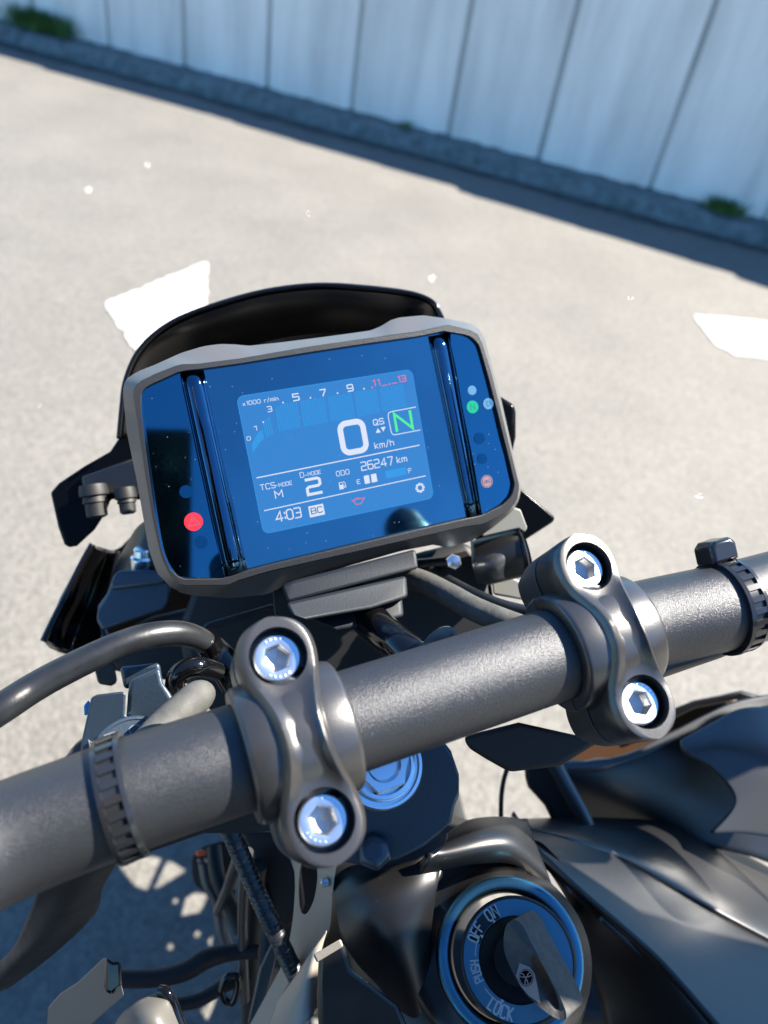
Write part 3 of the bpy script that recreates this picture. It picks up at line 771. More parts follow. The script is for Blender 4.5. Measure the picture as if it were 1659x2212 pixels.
stext('26247', 1010, 889, 1242, 60, W_, .13, 1.4); stext('km', 1272, 833, 1342, 45, W_, .14)
stext('ODO', 824, 932, 918, 35, W_, .13); stext('D', 557, 942, 583, 36, W_, .13); stext('-', 590, 940, 606, 30, W_, .13); stext('MODE', 614, 929, 708, 26, W_, .15)
stext('TCS', 264, 1035, 372, 38, W_, .14); stext('-', 376, 1016, 392, 30, W_, .14); stext('MODE', 400, 1010, 496, 26, W_, .15)
stext('M', 374, 1093, 428, 50, W_, .15); stext('2', 614, 1068, 714, 108, W_, .19)
stext('E', 977, 988, 998, 30, W_, .15); stext('F', 1354, 906, 1378, 30, W_, .15)
poly(bm, [sl_(1022, 929), sl_(1060, 921), sl_(1070, 981), sl_(1032, 989)], DWp, HT, W_); poly(bm, [sl_(1074, 918), sl_(1114, 910), sl_(1124, 970), sl_(1083, 978)], DWp, HT, W_)
poly(bm, [sl_(1180, 893), sl_(1330, 863), sl_(1338, 918), sl_(1188, 950)], DWp, HT-.02, BRR)
poly(bm, [sl_(845, 1030), sl_(838, 978), sl_(868, 972), sl_(877, 1024)], DWp, HT, W_); poly(bm, [sl_(848, 996), sl_(846, 982), sl_(864, 978), sl_(866, 992)], DWp, HT+.02, DK)
ribbon(bm, [sl_(873, 970), sl_(886, 982), sl_(892, 1010), sl_(882, 1014), sl_(878, 996)], .25, DWp, HT, W_)
g = sl_(1438, 1016); gp = []
for k in range(8):
    t0 = math.radians(k*45)
    for da, r in ((-14, 1.25), (-9, 1.75), (9, 1.75), (14, 1.25)): gp.append((g[0]+r*math.cos(t0+math.radians(da)), g[1]+r*math.sin(t0+math.radians(da))))
ribbon(bm, gp+[gp[0]], .5, DWp, HT, W_)
ribbon(bm, [sl_(948, 1104), sl_(1005, 1095), sl_(1028, 1090), sl_(1002, 1134), sl_(965, 1140), sl_(948, 1104)], .32, DWp, HT, RD); ribbon(bm, [sl_(932, 1108), sl_(950, 1118)], .3, DWp, HT, RD); ribbon(bm, [sl_(965, 1094), sl_(985, 1090)], .3, DWp, HT, RD)
stext('4:03', 382, 1268, 566, 70, W_, .13, 1.2)
poly(bm, [sl_(613, 1155), sl_(722, 1132), sl_(738, 1212), sl_(627, 1236)], DWp, HT, W_)
a = sl_(640, 1210); b = sl_(720, 1194); text(bm, 'BC', a[0], a[1], 2.2, b[0]-a[0], DK, DWp, HT+.03, .16)
link('display_screen', fin(bm, False), [M['lcd'], M['lcdbar'], M['white'], M['red'], M['green'], M['dark']], dash, smooth=0)

# warning lamps behind the side panes, plus two glowing discs for reflected flecks
def lamp(px, py, r, m, sym, nm='lamp_or_fleck', h=-.75):
    a = hit(px, py, h); bm = bmesh.new(); add_prism(bm, [DWp(a[0]+r*math.cos(t*math.pi/16), a[1]+r*math.sin(t*math.pi/16), h) for t in range(32)], KD(-DN)*.0003)
    for s in sym: ribbon(bm, [(a[0]+x, a[1]+y) for x, y in s], .26, DWp, h+.03, 1)
    return link(nm, fin(bm, False), [m, M['dark'] if m is not M['faint'] else M['sidepane']], dash, smooth=0)
lamp(418, 1127, 3.35, M['redlamp'], [[(-2, -1.3), (2, -1.3), (0, 2), (-2, -1.3)], [(0, .9), (0, -.3)]], h=-1.0)
lamp(1021, 879, 2.6, M['greenlamp'], [[(-.9, -1.2), (-.9, 1.2), (.9, -1.2), (.9, 1.2)]], h=-.9)
lamp(1052, 1040, 2.6, M['amberlamp'], [[(-1.9, -.8), (-2.1, 0), (-1.9, .8)], [(1.9, -.8), (2.1, 0), (1.9, .8)], [(-1.3, -.6), (-.95, .6), (-.6, -.6)], [(-.3, -.6), (-.3, .6), (.2, .3), (.2, -.4), (-.3, -.6)], [(1.2, .6), (.6, .5), (1.2, -.5), (.6, -.6)], arc(0, 0, 2.2, 0, 360, 20)], h=-.9)
lamp(1020, 843, 1.9, M['palefleck'], [], h=-.9); lamp(1055, 872, 2.3, M['palefleck'], [[(-.8, -.9), (.2, -.9), (.9, -.3), (.9, .3), (.2, .9), (-.8, .9), (-.8, -.9)]], h=-.9)  # bright reflections on the pane, drawn as glowing discs
lamp(1036, 947, 2.4, M['faint'], [], h=-.92); lamp(1042, 991, 2.2, M['faint'], [], h=-.92); lamp(402, 1062, 2.4, M['faint'], [], h=-1.1); lamp(434, 1172, 2.4, M['faint'], [], h=-1.02)

# --- display bracket
def block(name, pts, d, th, m, parent, b=.0016): return plate(name, pts, d, th, m, parent, bw=b)
br = block('display_bracket', [(606, 1264, .285), (640, 1252, .285), (890, 1188, .30), (898, 1186, .30), (904, 1228, .298), (622, 1303, .280)], .285, .018, M['mount'], bike)
block('bracket_base', [(616, 1302, .276), (878, 1243, .293), (882, 1290, .288), (800, 1316, .28), (664, 1340, .272), (632, 1330, .27)], .28, .02, M['mount'], br)
block('bracket_arm', [(588, 1270, .30), (616, 1262, .30), (650, 1400, .30), (600, 1400, .30)], .3, .02, M['matte'], br)
block('bracket_foot', [(648, 1330, .284), (868, 1284, .294), (873, 1332, .29), (800, 1350, .284), (730, 1364, .281)], .285, .02, M['mount'], br)
tube('bracket_stem', [(760, 1290, .305), (805, 1345, .288), (870, 1400, .268), (950, 1450, .262)], [7.5, 7.2, 6.6, 6.2], M['gloss'], bike)
tube('wiring_sleeve', [(912, 1405, .262), (940, 1388, .262), (968, 1372, .268), (985, 1392, .262)], [1.5, 3.4, 3.2, 1.2], M['rubber_grey'], bike)

# --- fly screen behind the display
rim = [(109, 1062), (128, 1040), (182, 1004), (236, 972), (256, 944), (262, 880), (270, 822), (296, 762), (340, 716), (403, 680), (511, 644), (594, 625), (692, 615), (790, 621), (870, 630), (912, 640), (938, 655), (953, 684), (960, 740), (1000, 800), (1084, 858), (1112, 876), (1114, 945), (1104, 985)]
rim = [(x, y, .355+.00003*(x-600)) for x, y in rim]
def inset(p, k, dd):
    cx, cy = 700, 960
    return (p[0]+(cx-p[0])*k, p[1]+(cy-p[1])*k, p[2]+dd)
r0 = rim[4:18]
rows = [[inset(p, -.004, .012) for p in r0], [inset(p, -.006, .003) for p in r0], [inset(p, .0, -.001) for p in r0], [inset(p, .016, .001) for p in r0], [inset(p, .05, .012) for p in r0], [inset(p, .16, .03) for p in r0], [inset(p, .34, .05) for p in r0]]
visor = patch('fly_screen', rows, M['screenblack'], bike, th=.0022, n=8, m=4)
plate('screen_wing', [(109, 1064), (128, 1043), (182, 1007), (238, 975), (257, 946), (300, 930), (345, 1000), (330, 1080), (240, 1078), (228, 1108), (205, 1144), (166, 1180), (148, 1183), (139, 1176), (126, 1140)], .352, .004, M['screenblack'], visor, bw=.0014)
plate('screen_wing', [(1060, 850), (1084, 858), (1110, 874), (1114, 890), (1114, 945), (1106, 980), (1060, 1000)], .352, .006, M['screenblack'], visor, bw=.002)
plate('screen_wing', [(1090, 1020), (1126, 1055), (1199, 1117), (1196, 1127), (1129, 1170), (1060, 1195), (1010, 1150)], .36, .006, M['screenblack'], visor, bw=.003)
tube('screen_edge', [(x, y, d-.001) for x, y, d in r0], .95, M['gloss'], visor, seg=12)
def peg(x, y, d, r, L, nm='rubber_grommet', parent=visor):
    bm = bmesh.new(); a = P(x, y, d); b = P(x+3, y+20, d); ax = (b-a).normalized()
    lathe(bm, a, ax, [(r*1.15, -.004), (r*1.25, -.001), (r*1.25, .001), (r, .0015), (r*1.08, L*.4), (r*.92, L*.45), (r*.9, L), (r*.6, L+.0008)], 32)
    link(nm, fin(bm), M['matte'], parent, smooth=35)
peg(203, 1066, .345, .0052, .0105); peg(272, 1072, .345, .0040, .0075)
plate('screen_mount', [(176, 1030), (300, 985), (310, 1064), (300, 1072), (180, 1064)], .349, .006, M['satin'], visor, bw=.001)
plate('bracket_plate', [(1040, 1155), (1060, 1120), (1110, 1096), (1124, 1100), (1139, 1140), (1133, 1150), (1120, 1142), (1044, 1160)], .325, .003, M['pale'], bike, bw=.0008)

# --- headlight housing, left
hl = plate('headlight_housing', [(206, 1178), (244, 1190), (262, 1180), (330, 1110), (420, 1240), (420, 1390), (330, 1400), (149, 1416), (128, 1410), (102, 1398), (99, 1384), (125, 1330), (156, 1270), (175, 1225)], .415, .03, M['screenblack'], bike, bw=.004)
patch('housing_shell', [
 [(206, 1178, .372), (214, 1186, .385), (232, 1190, .40), (250, 1190, .392)], [(180, 1225, .370), (192, 1232, .388), (215, 1240, .405), (240, 1240, .39)],
 [(153, 1280, .368), (168, 1286, .388), (195, 1300, .41), (226, 1300, .385)], [(122, 1340, .367), (140, 1346, .39), (172, 1362, .41), (216, 1350, .38)],
 [(99, 1388, .366), (118, 1398, .385), (160, 1412, .40), (232, 1392, .378)]], M['gloss'], hl, th=.003)
plate('housing_side', [(204, 1182), (168, 1220), (130, 1290), (94, 1380), (100, 1396), (150, 1320), (200, 1220)], .392, .004, M['pale'], hl, bw=.001)
patch('housing_cowl', [[(262, 1196, .375), (295, 1140, .366), (330, 1120, .36), (360, 1130, .358)], [(244, 1240, .372), (285, 1205, .360), (330, 1190, .356), (372, 1190, .356)], [(228, 1290, .372), (262, 1262, .362), (330, 1250, .358), (376, 1262, .358)]], M['satin'], hl, th=.003)
plate('housing_cover', [(246, 1240), (262, 1238), (356, 1238), (368, 1262), (366, 1300), (355, 1318), (222, 1362), (208, 1340), (212, 1308), (232, 1280)], .352, .008, M['yoke'], hl, bw=.003)
plate('cover_step', [(250, 1236), (262, 1232), (352, 1232), (364, 1250), (352, 1262), (240, 1275), (238, 1262)], .347, .006, M['yoke'], hl, bw=.002)
bm = bmesh.new(); lathe(bm, P(308, 1212, .36), (CAM-P(308, 1212, .36)).normalized()*.35+KD(Vector((0, 1, 0))), [(.0055, -.006), (.0058, 0), (.0056, .002), (.0044, .003), (.0042, .006), (.0036, .0066), (.0004, .0068)], 36)
link('mount_bolt', fin(bm), M['zinc'], hl, smooth=35)
plate('lower_housing', [(160, 1410), (330, 1330), (500, 1290), (640, 1290), (640, 1480), (520, 1500), (360, 1470), (250, 1450), (215, 1440)], .36, .04, M['matte'], hl, bw=.004)
plate('housing_rib', [(438, 1352), (450, 1344), (590, 1304), (594, 1316), (452, 1362)], .325, .006, M['satin'], hl, bw=.0008)
plate('connector', [(203, 1440), (218, 1432), (246, 1428), (254, 1476), (240, 1482), (212, 1478)], .33, .012, M['matte'], bike, bw=.0015)

# central dark mass below the display (fork head, wiring)
plate('fork_shroud', [(420, 1250), (640, 1270), (910, 1190), (1010, 1165), (1060, 1230), (1075, 1320), (1090, 1345), (1000, 1420), (960, 1600), (620, 1560), (470, 1560), (400, 1480), (380, 1360)], .345, .07, M['matte'], bike, bw=.005)
patch('lamp_bowl', [[(1016, 1168, .34), (1060, 1160, .335), (1100, 1156, .335)], [(1020, 1220, .325), (1068, 1210, .318), (1118, 1186, .322)], [(1030, 1262, .33), (1072, 1256, .325), (1110, 1250, .33)]], M['greymetal'], bike, th=.004)
bm = bmesh.new(); sweep(bm, [P(1040, 1215, .335), P(1118, 1196, .33), P(1128, 1193, .33)], [.0105, .0105, .0098], 32)
link('indicator_stalk', fin(bm), M['satin'], bike, smooth=40)
bm = bmesh.new(); sweep(bm, [P(1122, 1195, .33), P(1127, 1194, .33), P(1131, 1193, .33), P(1135, 1192, .33)], [.0113, .0118, .0108, .0112], 32)
link('stalk_boot', fin(bm), M['rubber'], bike, smooth=40)
bm = bmesh.new(); lathe(bm, P(980, 1214, .318), CAM-P(980, 1214, .318), [(.0035, -.006), (.0035, .001), (.003, .003), (.0015, .0034)], 6)
link('bracket_screw', fin(bm), M['zinc'], bike, smooth=20)
tube('brake_hose', [(880, 1245, .318), (925, 1262, .31), (975, 1288, .30), (1030, 1318, .29), (1110, 1350, .28), (1200, 1380, .275)], 4.8, M['rubber_grey'], bike)
tube('throttle_cable', [(930, 1232, .325), (968, 1252, .318), (1030, 1284, .308), (1100, 1310, .30), (1200, 1330, .295)], 2.1, M['rubber'], bike)
tube('headstock_pipe', [(760, 1245, .33), (880, 1225, .33), (978, 1216, .325)], 3.0, M['satin'], bike)
plate('pale_reflector', [(1062, 1256), (1110, 1248), (1150, 1268), (1150, 1300), (1095, 1290), (1066, 1285)], .345, .005, M['pale'], bike, bw=.001)

# --- hoses, left
tube('clutch_hose', [(-260, 1680, .23), (-110, 1600, .235), (0, 1532, .24), (70, 1487, .247), (143, 1447, .252), (251, 1396, .26), (320, 1374, .266), (372, 1368, .272), (412, 1373, .278), (446, 1390, .284), (462, 1410, .288)], [5.3, 5.2, 5.1, 5, 4.9, 4.8, 4.7, 4.6, 4.5, 4.3, 4.2], M['rubber'], bike)
tube('hose_collar', [(444, 1380, .283), (455, 1399, .287), (462, 1412, .29)], 5.0, M['gloss'], bike)
tube('hose_joint', [(455, 1398, .29), (500, 1450, .29), (515, 1475, .29)], [5.5, 7, 7], M['gloss'], bike)
tube('bar_hose', [(300, 1630, .235), (345, 1578, .243), (395, 1532, .25), (432, 1502, .256), (448, 1500, .262)], [5.5, 5.6, 5.6, 5.3, 2.5], M['rubber_grey'], bike)
tube('wire_loop', [(392, 1530, .275), (378, 1480, .272), (392, 1450, .27), (430, 1440, .272), (470, 1450, .28)], 3.6, M['gloss'], bike)
res = plate('lever_reservoir', [(172, 1640), (178, 1592), (197, 1506), (210, 1500), (266, 1493), (272, 1500), (270, 1545), (300, 1560), (300, 1660)], .262, .02, M['yoke'], bike, bw=.0016)
plate('reservoir_lid', [(276, 1500), (280, 1468), (300, 1460), (345, 1440), (352, 1475), (370, 1500), (388, 1532), (360, 1600), (290, 1620), (272, 1560)], .266, .016, M['yoke'], res, bw=.0016)
plate('hose_clip', [(258, 1440), (300, 1436), (345, 1430), (352, 1475), (300, 1482), (268, 1490)], .274, .01, M['yoke'], res, bw=.0016)
# round cap with its raised writing
cp = P(290, 1642, .252); nz = (CAM-cp).normalized(); ux = (P(300, 1640, .252)-P(290, 1643.5, .252)).normalized(); ux = (ux-nz*ux.dot(nz)).normalized(); uy = nz.cross(ux)
bm = bmesh.new(); lathe(bm, cp, nz, [(.0145, -.006), (.0145, 0), (.0141, .0006), (.0134, .0007), (.0130, .0003), (.0002, .0003)], 64)
capw = link('reservoir_cap', fin(bm), M['yoke'], res, smooth=30)
M['emboss'] = mat('embossed plastic', (.12, .13, .15), .3, 0, 1.6)
bm = bmesh.new(); text(bm, 'MT-09', -12.0, 7.4, 3.5, 21, 0, lambda x, y, h: cp+ux*x*.001+uy*y*.001+nz*h*.001, .45, .14)
link('cap_lettering', fin(bm, False), M['emboss'], capw, smooth=0)
plate('blue_tag', [(181, 1524), (191, 1512), (196, 1520), (190, 1544), (182, 1546)], .266, .004, M['bluebit'], bike, bw=.0005)

# --- top yoke with stem nut
yoke = plate('top_yoke', [(560, 1600), (700, 1560), (951, 1590), (975, 1622), (992, 1672), (992, 1718), (982, 1743), (976, 1775), (946, 1806), (916, 1829), (862, 1856), (800, 1872), (740, 1862), (660, 1840), (600, 1760), (560, 1700)], .262, .03, M['yoke'], bike, bw=.004)
plate('yoke_shelf', [(1000, 1590), (1120, 1560), (1300, 1600), (1210, 1655), (1100, 1668), (1050, 1640), (1010, 1615)], .262, .018, M['matte'], yoke, bw=.003)
no = P(822, 1652, .258)
bm = bmesh.new(); lathe(bm, no, Nw, [(.0148, -.006), (.0148, .0015), (.0142, .0024), (.0132, .0025), (.0132, .0012), (.0122, .0012), (.0118, .0030), (.0110, .0034), (.0100, .0034), (.0096, .0005), (.0002, .0005)], 64)
nut = link('stem_nut', fin(bm), M['zinc'], yoke, smooth=30)
M['bluezinc'] = M['zinc']
bm = bmesh.new(); rows = []
for h, r in ((-.002, .0098), (.0042, .0098), (.0050, .0092), (.0050, .006), (.0038, .0056), (.0030, .0050)):
    row = []
    for k in range(48):
        t = 2*math.pi*k/48; rr_ = r if r < .009 else r*math.cos(math.pi/6)/math.cos(((t) % (math.pi/3))-math.pi/6)
        a = Dw*math.cos(t)+Vw*math.sin(t); row.append(no+Nw*h+a*rr_)
    rows.append(row)
bm, V = grid_mesh(rows, True); bm.faces.new(V[-1])
link('stem_bolt', fin(bm), M['zinc'], nut, smooth=30)
bm = bmesh.new(); a = P(808, 1838, .262); sweep(bm, [a+(a-CAM).normalized()*.01, a, a-(a-CAM).normalized()*.004, a-(a-CAM).normalized()*.0055], [.0068, .0066, .006, .004], 6)
o = link('yoke_bolt', fin(bm), M['yoke'], yoke, smooth=20); bev(o, .001, 2)

# --- wiring under the bar, left
tube('spiral_conduit', [(470, 1740, .25), (495, 1790, .258), (530, 1870, .272), (572, 1965, .285), (612, 2050, .300), (640, 2110, .31)], [2.6, 2.8, 2.9, 3.0, 3.1, 3.2], M['rubber'], bike, seg=16, rib=(3.0, .62))
plate('bar_underlip', [(300, 1830), (560, 1745), (620, 1790), (540, 1800), (440, 1800), (330, 1838)], .23, .006, M['matte'], bike, bw=.001)
sleeve = patch('grip_sleeve', [[(80, 1930, .200), (170, 1890, .192), (255, 1860, .200)], [(60, 1980, .215), (140, 1955, .200), (222, 1918, .210)], [(25, 2052, .235), (105, 2020, .214), (205, 1975, .225)], [(-30, 2100, .25), (40, 2080, .23), (120, 2058, .24)], [(-90, 2170, .27), (-30, 2150, .25), (20, 2135, .26)]], M['tape'], bike, th=.004)
tube('wiring_loom', [(230, 2110, .34), (262, 2115, .34), (338, 2113, .345), (400, 2098, .35), (445, 2072, .355), (500, 2058, .36), (560, 2056, .36)], [3, 3.6, 3.8, 4.2, 4.4, 3.6, 3.2], M['tape'], bike)
tube('wiring_loom', [(330, 2175, .36), (368, 2172, .36), (430, 2160, .365), (487, 2128, .37), (540, 2110, .375)], [3.2, 3, 3.2, 3.2, 3], M['tape'], bike)
# switch housing corner, bottom left
sw = plate('lever_bracket', [(98, 2260), (104, 2176), (130, 2146), (168, 2122), (226, 2067), (231, 2070), (226, 2132), (236, 2140), (262, 2126), (268, 2150), (190, 2220), (150, 2260)], .27, .01, M['palegrey'], bike, bw=.002, tilt=(230, .0002))
plate('bracket_clip', [(228, 2066), (244, 2078), (262, 2076), (264, 2130), (240, 2150), (226, 2140)], .266, .012, M['gloss'], sw, bw=.0012)
patch('lever_cap', [[(236, 2235, .262), (262, 2190, .258), (300, 2160, .257), (345, 2142, .26)], [(250, 2260, .254), (285, 2220, .248), (330, 2190, .247), (366, 2165, .255)], [(280, 2290, .252), (330, 2262, .246), (372, 2240, .247), (396, 2222, .258)]], M['palegrey'], bike, th=.003)
tube('cap_rim', [(345, 2140, .258), (362, 2146, .257), (380, 2185, .257), (400, 2240, .258)], 1.8, M['gloss'], bike)
# clutter of hoses and brackets between fork and tank
tube('frame_rail', [(536, 1840, .33), (528, 1900, .34), (524, 2000, .355), (528, 2160, .37)], 2.4, M['greymetal'], bike)
tube('frame_rail', [(556, 1870, .36), (548, 1960, .37), (542, 2060, .38), (540, 2200, .39)], 4.5, M['matte'], bike)
tube('frame_rail', [(520, 1830, .38), (500, 1890, .39), (490, 1920, .40), (470, 1970, .41)], 2.5, M['greymetal'], bike)
tube('fork_wire', [(440, 1860, .42), (448, 1905, .42), (470, 1950, .42), (480, 2010, .42), (505, 2070, .42)], 3.2, M['greymetal'], bike)
tube('fork_wire', [(462, 1830, .42), (472, 1900, .41), (500, 1960, .41), (520, 2010, .41)], 4.0, M['matte'], bike)
plate('fork_bracket', [(420, 1840), (500, 1815), (520, 1850), (500, 1960), (470, 1975), (445, 1930), (418, 1905)], .43, .02, M['matte'], bike, bw=.003, smoothpts=3)
plate('wire_plug', [(420, 1838), (442, 1834), (447, 1848), (424, 1852)], .40, .01, M['red_plug'], bike, bw=.002)
plate('wire_plug', [(424, 1853), (444, 1850), (444, 1868), (428, 1870)], .40, .01, M['silvergrey'], bike, bw=.002)
tube('clip_ring', [(478, 2140, .36), (488, 2112, .36), (510, 2108, .36), (514, 2130, .36), (502, 2166, .36), (486, 2160, .36), (478, 2140, .36)], 1.6, M['gloss'], bike)
plate('inner_cover', [(570, 1830), (700, 1820), (700, 2100), (640, 2110), (590, 2010), (552, 1900)], .40, .02, M['matte'], bike, bw=.003)
plate('fork_tube_guard', [(512, 1790), (640, 1800), (660, 1960), (618, 2010), (560, 1900)], .37, .01, M['matte'], bike, bw=.003)

# --- frame spar beside the tank
spar = plate('frame_spar', [(610, 1820), (640, 1832), (700, 1840), (732, 1838), (726, 1880), (721, 1911), (717, 1970), (711, 2012), (690, 2044), (655, 2084), (610, 2150), (575, 2240), (530, 2240), (575, 2150), (612, 2076), (632, 1990), (636, 1880)], .292, .012, M['frame'], bike, bw=.005,
      tilt=(715, .00026), holes=[[(652, 1864), (668, 1858), (684, 1866), (686, 1900), (678, 1945), (662, 1974), (650, 1966), (646, 1920)]], smoothpts=3)
patch('side_panel', [[(596, 2166, .285), (640, 2105, .283), (672, 2055, .281), (706, 2012, .283)], [(580, 2215, .28), (630, 2160, .276), (668, 2108, .275), (690, 2080, .280)], [(560, 2290, .276), (620, 2240, .270), (670, 2200, .270), (690, 2180, .278)]], M['frame'], bike, th=.004)
bm = bmesh.new(); lathe(bm, P(702, 1906, .2925), (CAM-P(702, 1906, .29)), [(.0017, -.002), (.0017, .0008), (.0014, .0012), (.0008, .0012), (.0007, .0003), (.0001, .0003)], 20)
link('spar_screw', fin(bm), M['zinc'], spar, smooth=30)
plate('side_cover', [(688, 2062), (712, 2040), (738, 2030), (746, 2046), (760, 2095), (860, 2170), (900, 2260), (690, 2260), (684, 2150)], .262, .01, M['satin'], bike, bw=.002)
plate('cover_edge', [(676, 2062), (736, 2028), (742, 2044), (684, 2080)], .259, .002, M['frame'], bike, bw=.0006)
plate('radiator_edge', [(534, 2212), (560, 2090), (590, 2030), (604, 2040), (560, 2212)], .34, .006, M['silvergrey'], bike, bw=.001)

# --- shroud round the ignition switch
ic = (1118, 2072); IA = (CAM-P(ic[0], ic[1], .268)).normalized()
IX = KD(Vector((1, 0, 0))); IX = (IX-IA*IX.dot(IA)).normalized(); IY = IA.cross(IX)
ico = P(ic[0], ic[1], .268)
def IP(x, y, h): return ico+IX*x*.001+IY*y*.001+IA*h*.001
rows = []
def shroud_row(r, h, jit=0, sq=1.0):
    out = []
    for k in range(120):
        a = 2*math.pi*k/120
        # the housing is drawn out towards the headstock, upper left
        lob = 1+.16*jit*max(0, math.cos(a-math.radians(115)))**3+.20*jit*max(0, math.cos(a-math.radians(160)))**4
        rt = min(1, max(0, math.cos(a-math.radians(-10)))**.7+.75*max(0, math.cos(a-math.radians(72)))**1.5)
        r2 = r if r < 31 else 31+(r-31)*(1-.9*rt); h2 = h if r < 31 else h*(1+.9*rt)
        if r < 31: lob = 1
        out.append(IP(-3.0+r2*lob*math.cos(a), 1.0+r2*lob*math.sin(a), h2))
    return out
prof = [(21.6, -22, 0), (21.8, -10.2, 0), (22.3, -9.3, 0), (23, -9, 0), (25.6, -8.8, 0), (26.4, -9.4, 0), (26.9, -11, 0), (27.6, -14, 0), (31.5, -15.5, .3), (34, -15.8, .8), (35.5, -17, 1), (37, -22, 1.1), (43, -24, 1.4), (48, -27, 1.6), (51, -33, 1.7), (58, -44, 1.8)]
rows = [shroud_row(r, h, j) for r, h, j in prof]
bm, V = grid_mesh(rows, True); bm.faces.ensure_lookup_table()
for f in bm.faces[120*1:120*6]: f.material_index = 1
shroud = link('ignition_shroud', fin(bm), [M['tank'], M['ring']], bike, smooth=50)
bm = bmesh.new(); lathe(bm, ico, IA, [(.0215, -.0205), (.0205, -.021), (.0205, -.0015), (.0203, -.0006), (.0196, 0), (.0186, -.0001), (.0184, -.0004), (.0136, -.0004), (.0134, -.0012), (.0132, -.0022), (.0095, -.0050), (.0085, -.0062), (.0001, -.0064)], 96, capends=False)
isw = link('ignition_switch', fin(bm), M['matte'], bike, smooth=30)
def annulus(r0_, r1_, a0, a1, h, mi, bm, n=48):
    for k in range(n):
        t0 = math.radians(a0+(a1-a0)*k/n); t1 = math.radians(a0+(a1-a0)*(k+1)/n)
        f = bm.faces.new([bm.verts.new(IP(r*math.cos(t), r*math.sin(t), h)) for r, t in ((r0_, t0), (r1_, t0), (r1_, t1), (r0_, t1))]); f.material_index = mi
bm = bmesh.new(); annulus(13.8, 19.2, 0, 360, .12, 0, bm, 96); annulus(13.9, 18.4, 112, 160, .17, 1, bm)
def ringtext(s, r, amid, ht, pitch, flip=False):
    """letters round the ring; heads outward unless flip"""
    tot = sum((gw(c)+1.8) for c in s)*ht/6*pitch; a = amid+math.degrees(tot/r/2)*(1 if not flip else -1)
    for c in s:
        wch = (gw(c)+1.8)*ht/6*pitch; da = math.degrees(wch/r)/2
        a += -da if not flip else da
        t = math.radians(a); o = (r*math.cos(t), r*math.sin(t))
        up = (math.cos(t), math.sin(t)) if not flip else (-math.cos(t), -math.sin(t)); rt = (up[1], -up[0])
        for st in GL[c]:
            pts = [(o[0]+rt[0]*((x-gw(c)/2)*ht/6*pitch)+up[0]*(y-3)*ht/6, o[1]+rt[1]*((x-gw(c)/2)*ht/6*pitch)+up[1]*(y-3)*ht/6) for x, y in st]
            ribbon(bm, pts, ht*.15, IP, .24, 2)
        a += -da if not flip else da
ringtext('ON', 16.7, 119, 3.8, .74); ringtext('OFF', 16.6, 149.5, 3.7, .62); ringtext('PUSH', 15.4, 194, 3.0, .62)
ringtext('LOCK', 16.8, 245, 3.9, .62, True); ringtext('IGNITION', 16.9, -34, 3.3, .62, True)
for a0, s in ((122, -1), (149.5, -1), (243, -1)):
    t = math.radians(a0); rr_ = 14.6; d = math.radians(2.6)
    f = bm.faces.new([bm.verts.new(IP(r*math.cos(q), r*math.sin(q), .24)) for r, q in ((rr_+.5, t), (rr_-.9, t+d), (rr_-.9, t-d))]); f.material_index = 2
ribbon(bm, arc(0, 0, 15.0, 155, 176, 10), .3, IP, .24, 2); ribbon(bm, arc(0, 0, 15.0, 216, 238, 10), .3, IP, .24, 2)
link('switch_plate', fin(bm, False), [M['ring'], M['gloss'], M['print']], isw, smooth=0)

# --- tank shell, right
T0 = [(1120, 1766, .40), (1135, 1768, .405), (1283, 1765, .42), (1454, 1778, .435), (1568, 1826, .445), (1659, 1872, .45), (1800, 1950, .46)]
T1 = [(1128, 1788, .345), (1146, 1790, .348), (1283, 1824, .358), (1397, 1880, .365), (1511, 1948, .37), (1659, 2027, .372), (1820, 2110, .375)]
T2 = [(1150, 1826, .322), (1169, 1838, .322), (1262, 1930, .322), (1397, 2049, .322), (1460, 2115, .320), (1540, 2212, .316), (1640, 2330, .31)]
T4 = [(1168, 1864, .338), (1184, 1880, .34), (1232, 1960, .345), (1262, 2060, .348), (1290, 2150, .345), (1310, 2230, .34), (1340, 2360, .335)]
def mixrow(a, b, t, lift=0): return [tuple(p*(1-t)+q*t for p, q in zip(u, v))[:2]+(u[2]*(1-t)+v[2]*t-lift,) for u, v in zip(a, b)]
tc_ = patch('tank_cover', [T0, mixrow(T0, T1, .35, .007), mixrow(T0, T1, .72, .008), mixrow(T0, T1, .93, .003), T1], M['tank'], bike, th=.004, n=10, m=6)
patch('tank_side_panel', [mixrow(T1, T2, .035, -.0025), mixrow(T1, T2, .06, -.0004), mixrow(T1, T2, .35, .003), mixrow(T1, T2, .7, .003), mixrow(T1, T2, .98, .0)], M['tank'], tc_, th=.004, n=10, m=6)
patch('tank_inner_panel', [mixrow(T2, T4, .02, -.003), mixrow(T2, T4, .06, -.001), mixrow(T2, T4, .4, .002), T4], M['tank'], tc_, th=.004, n=10, m=6)
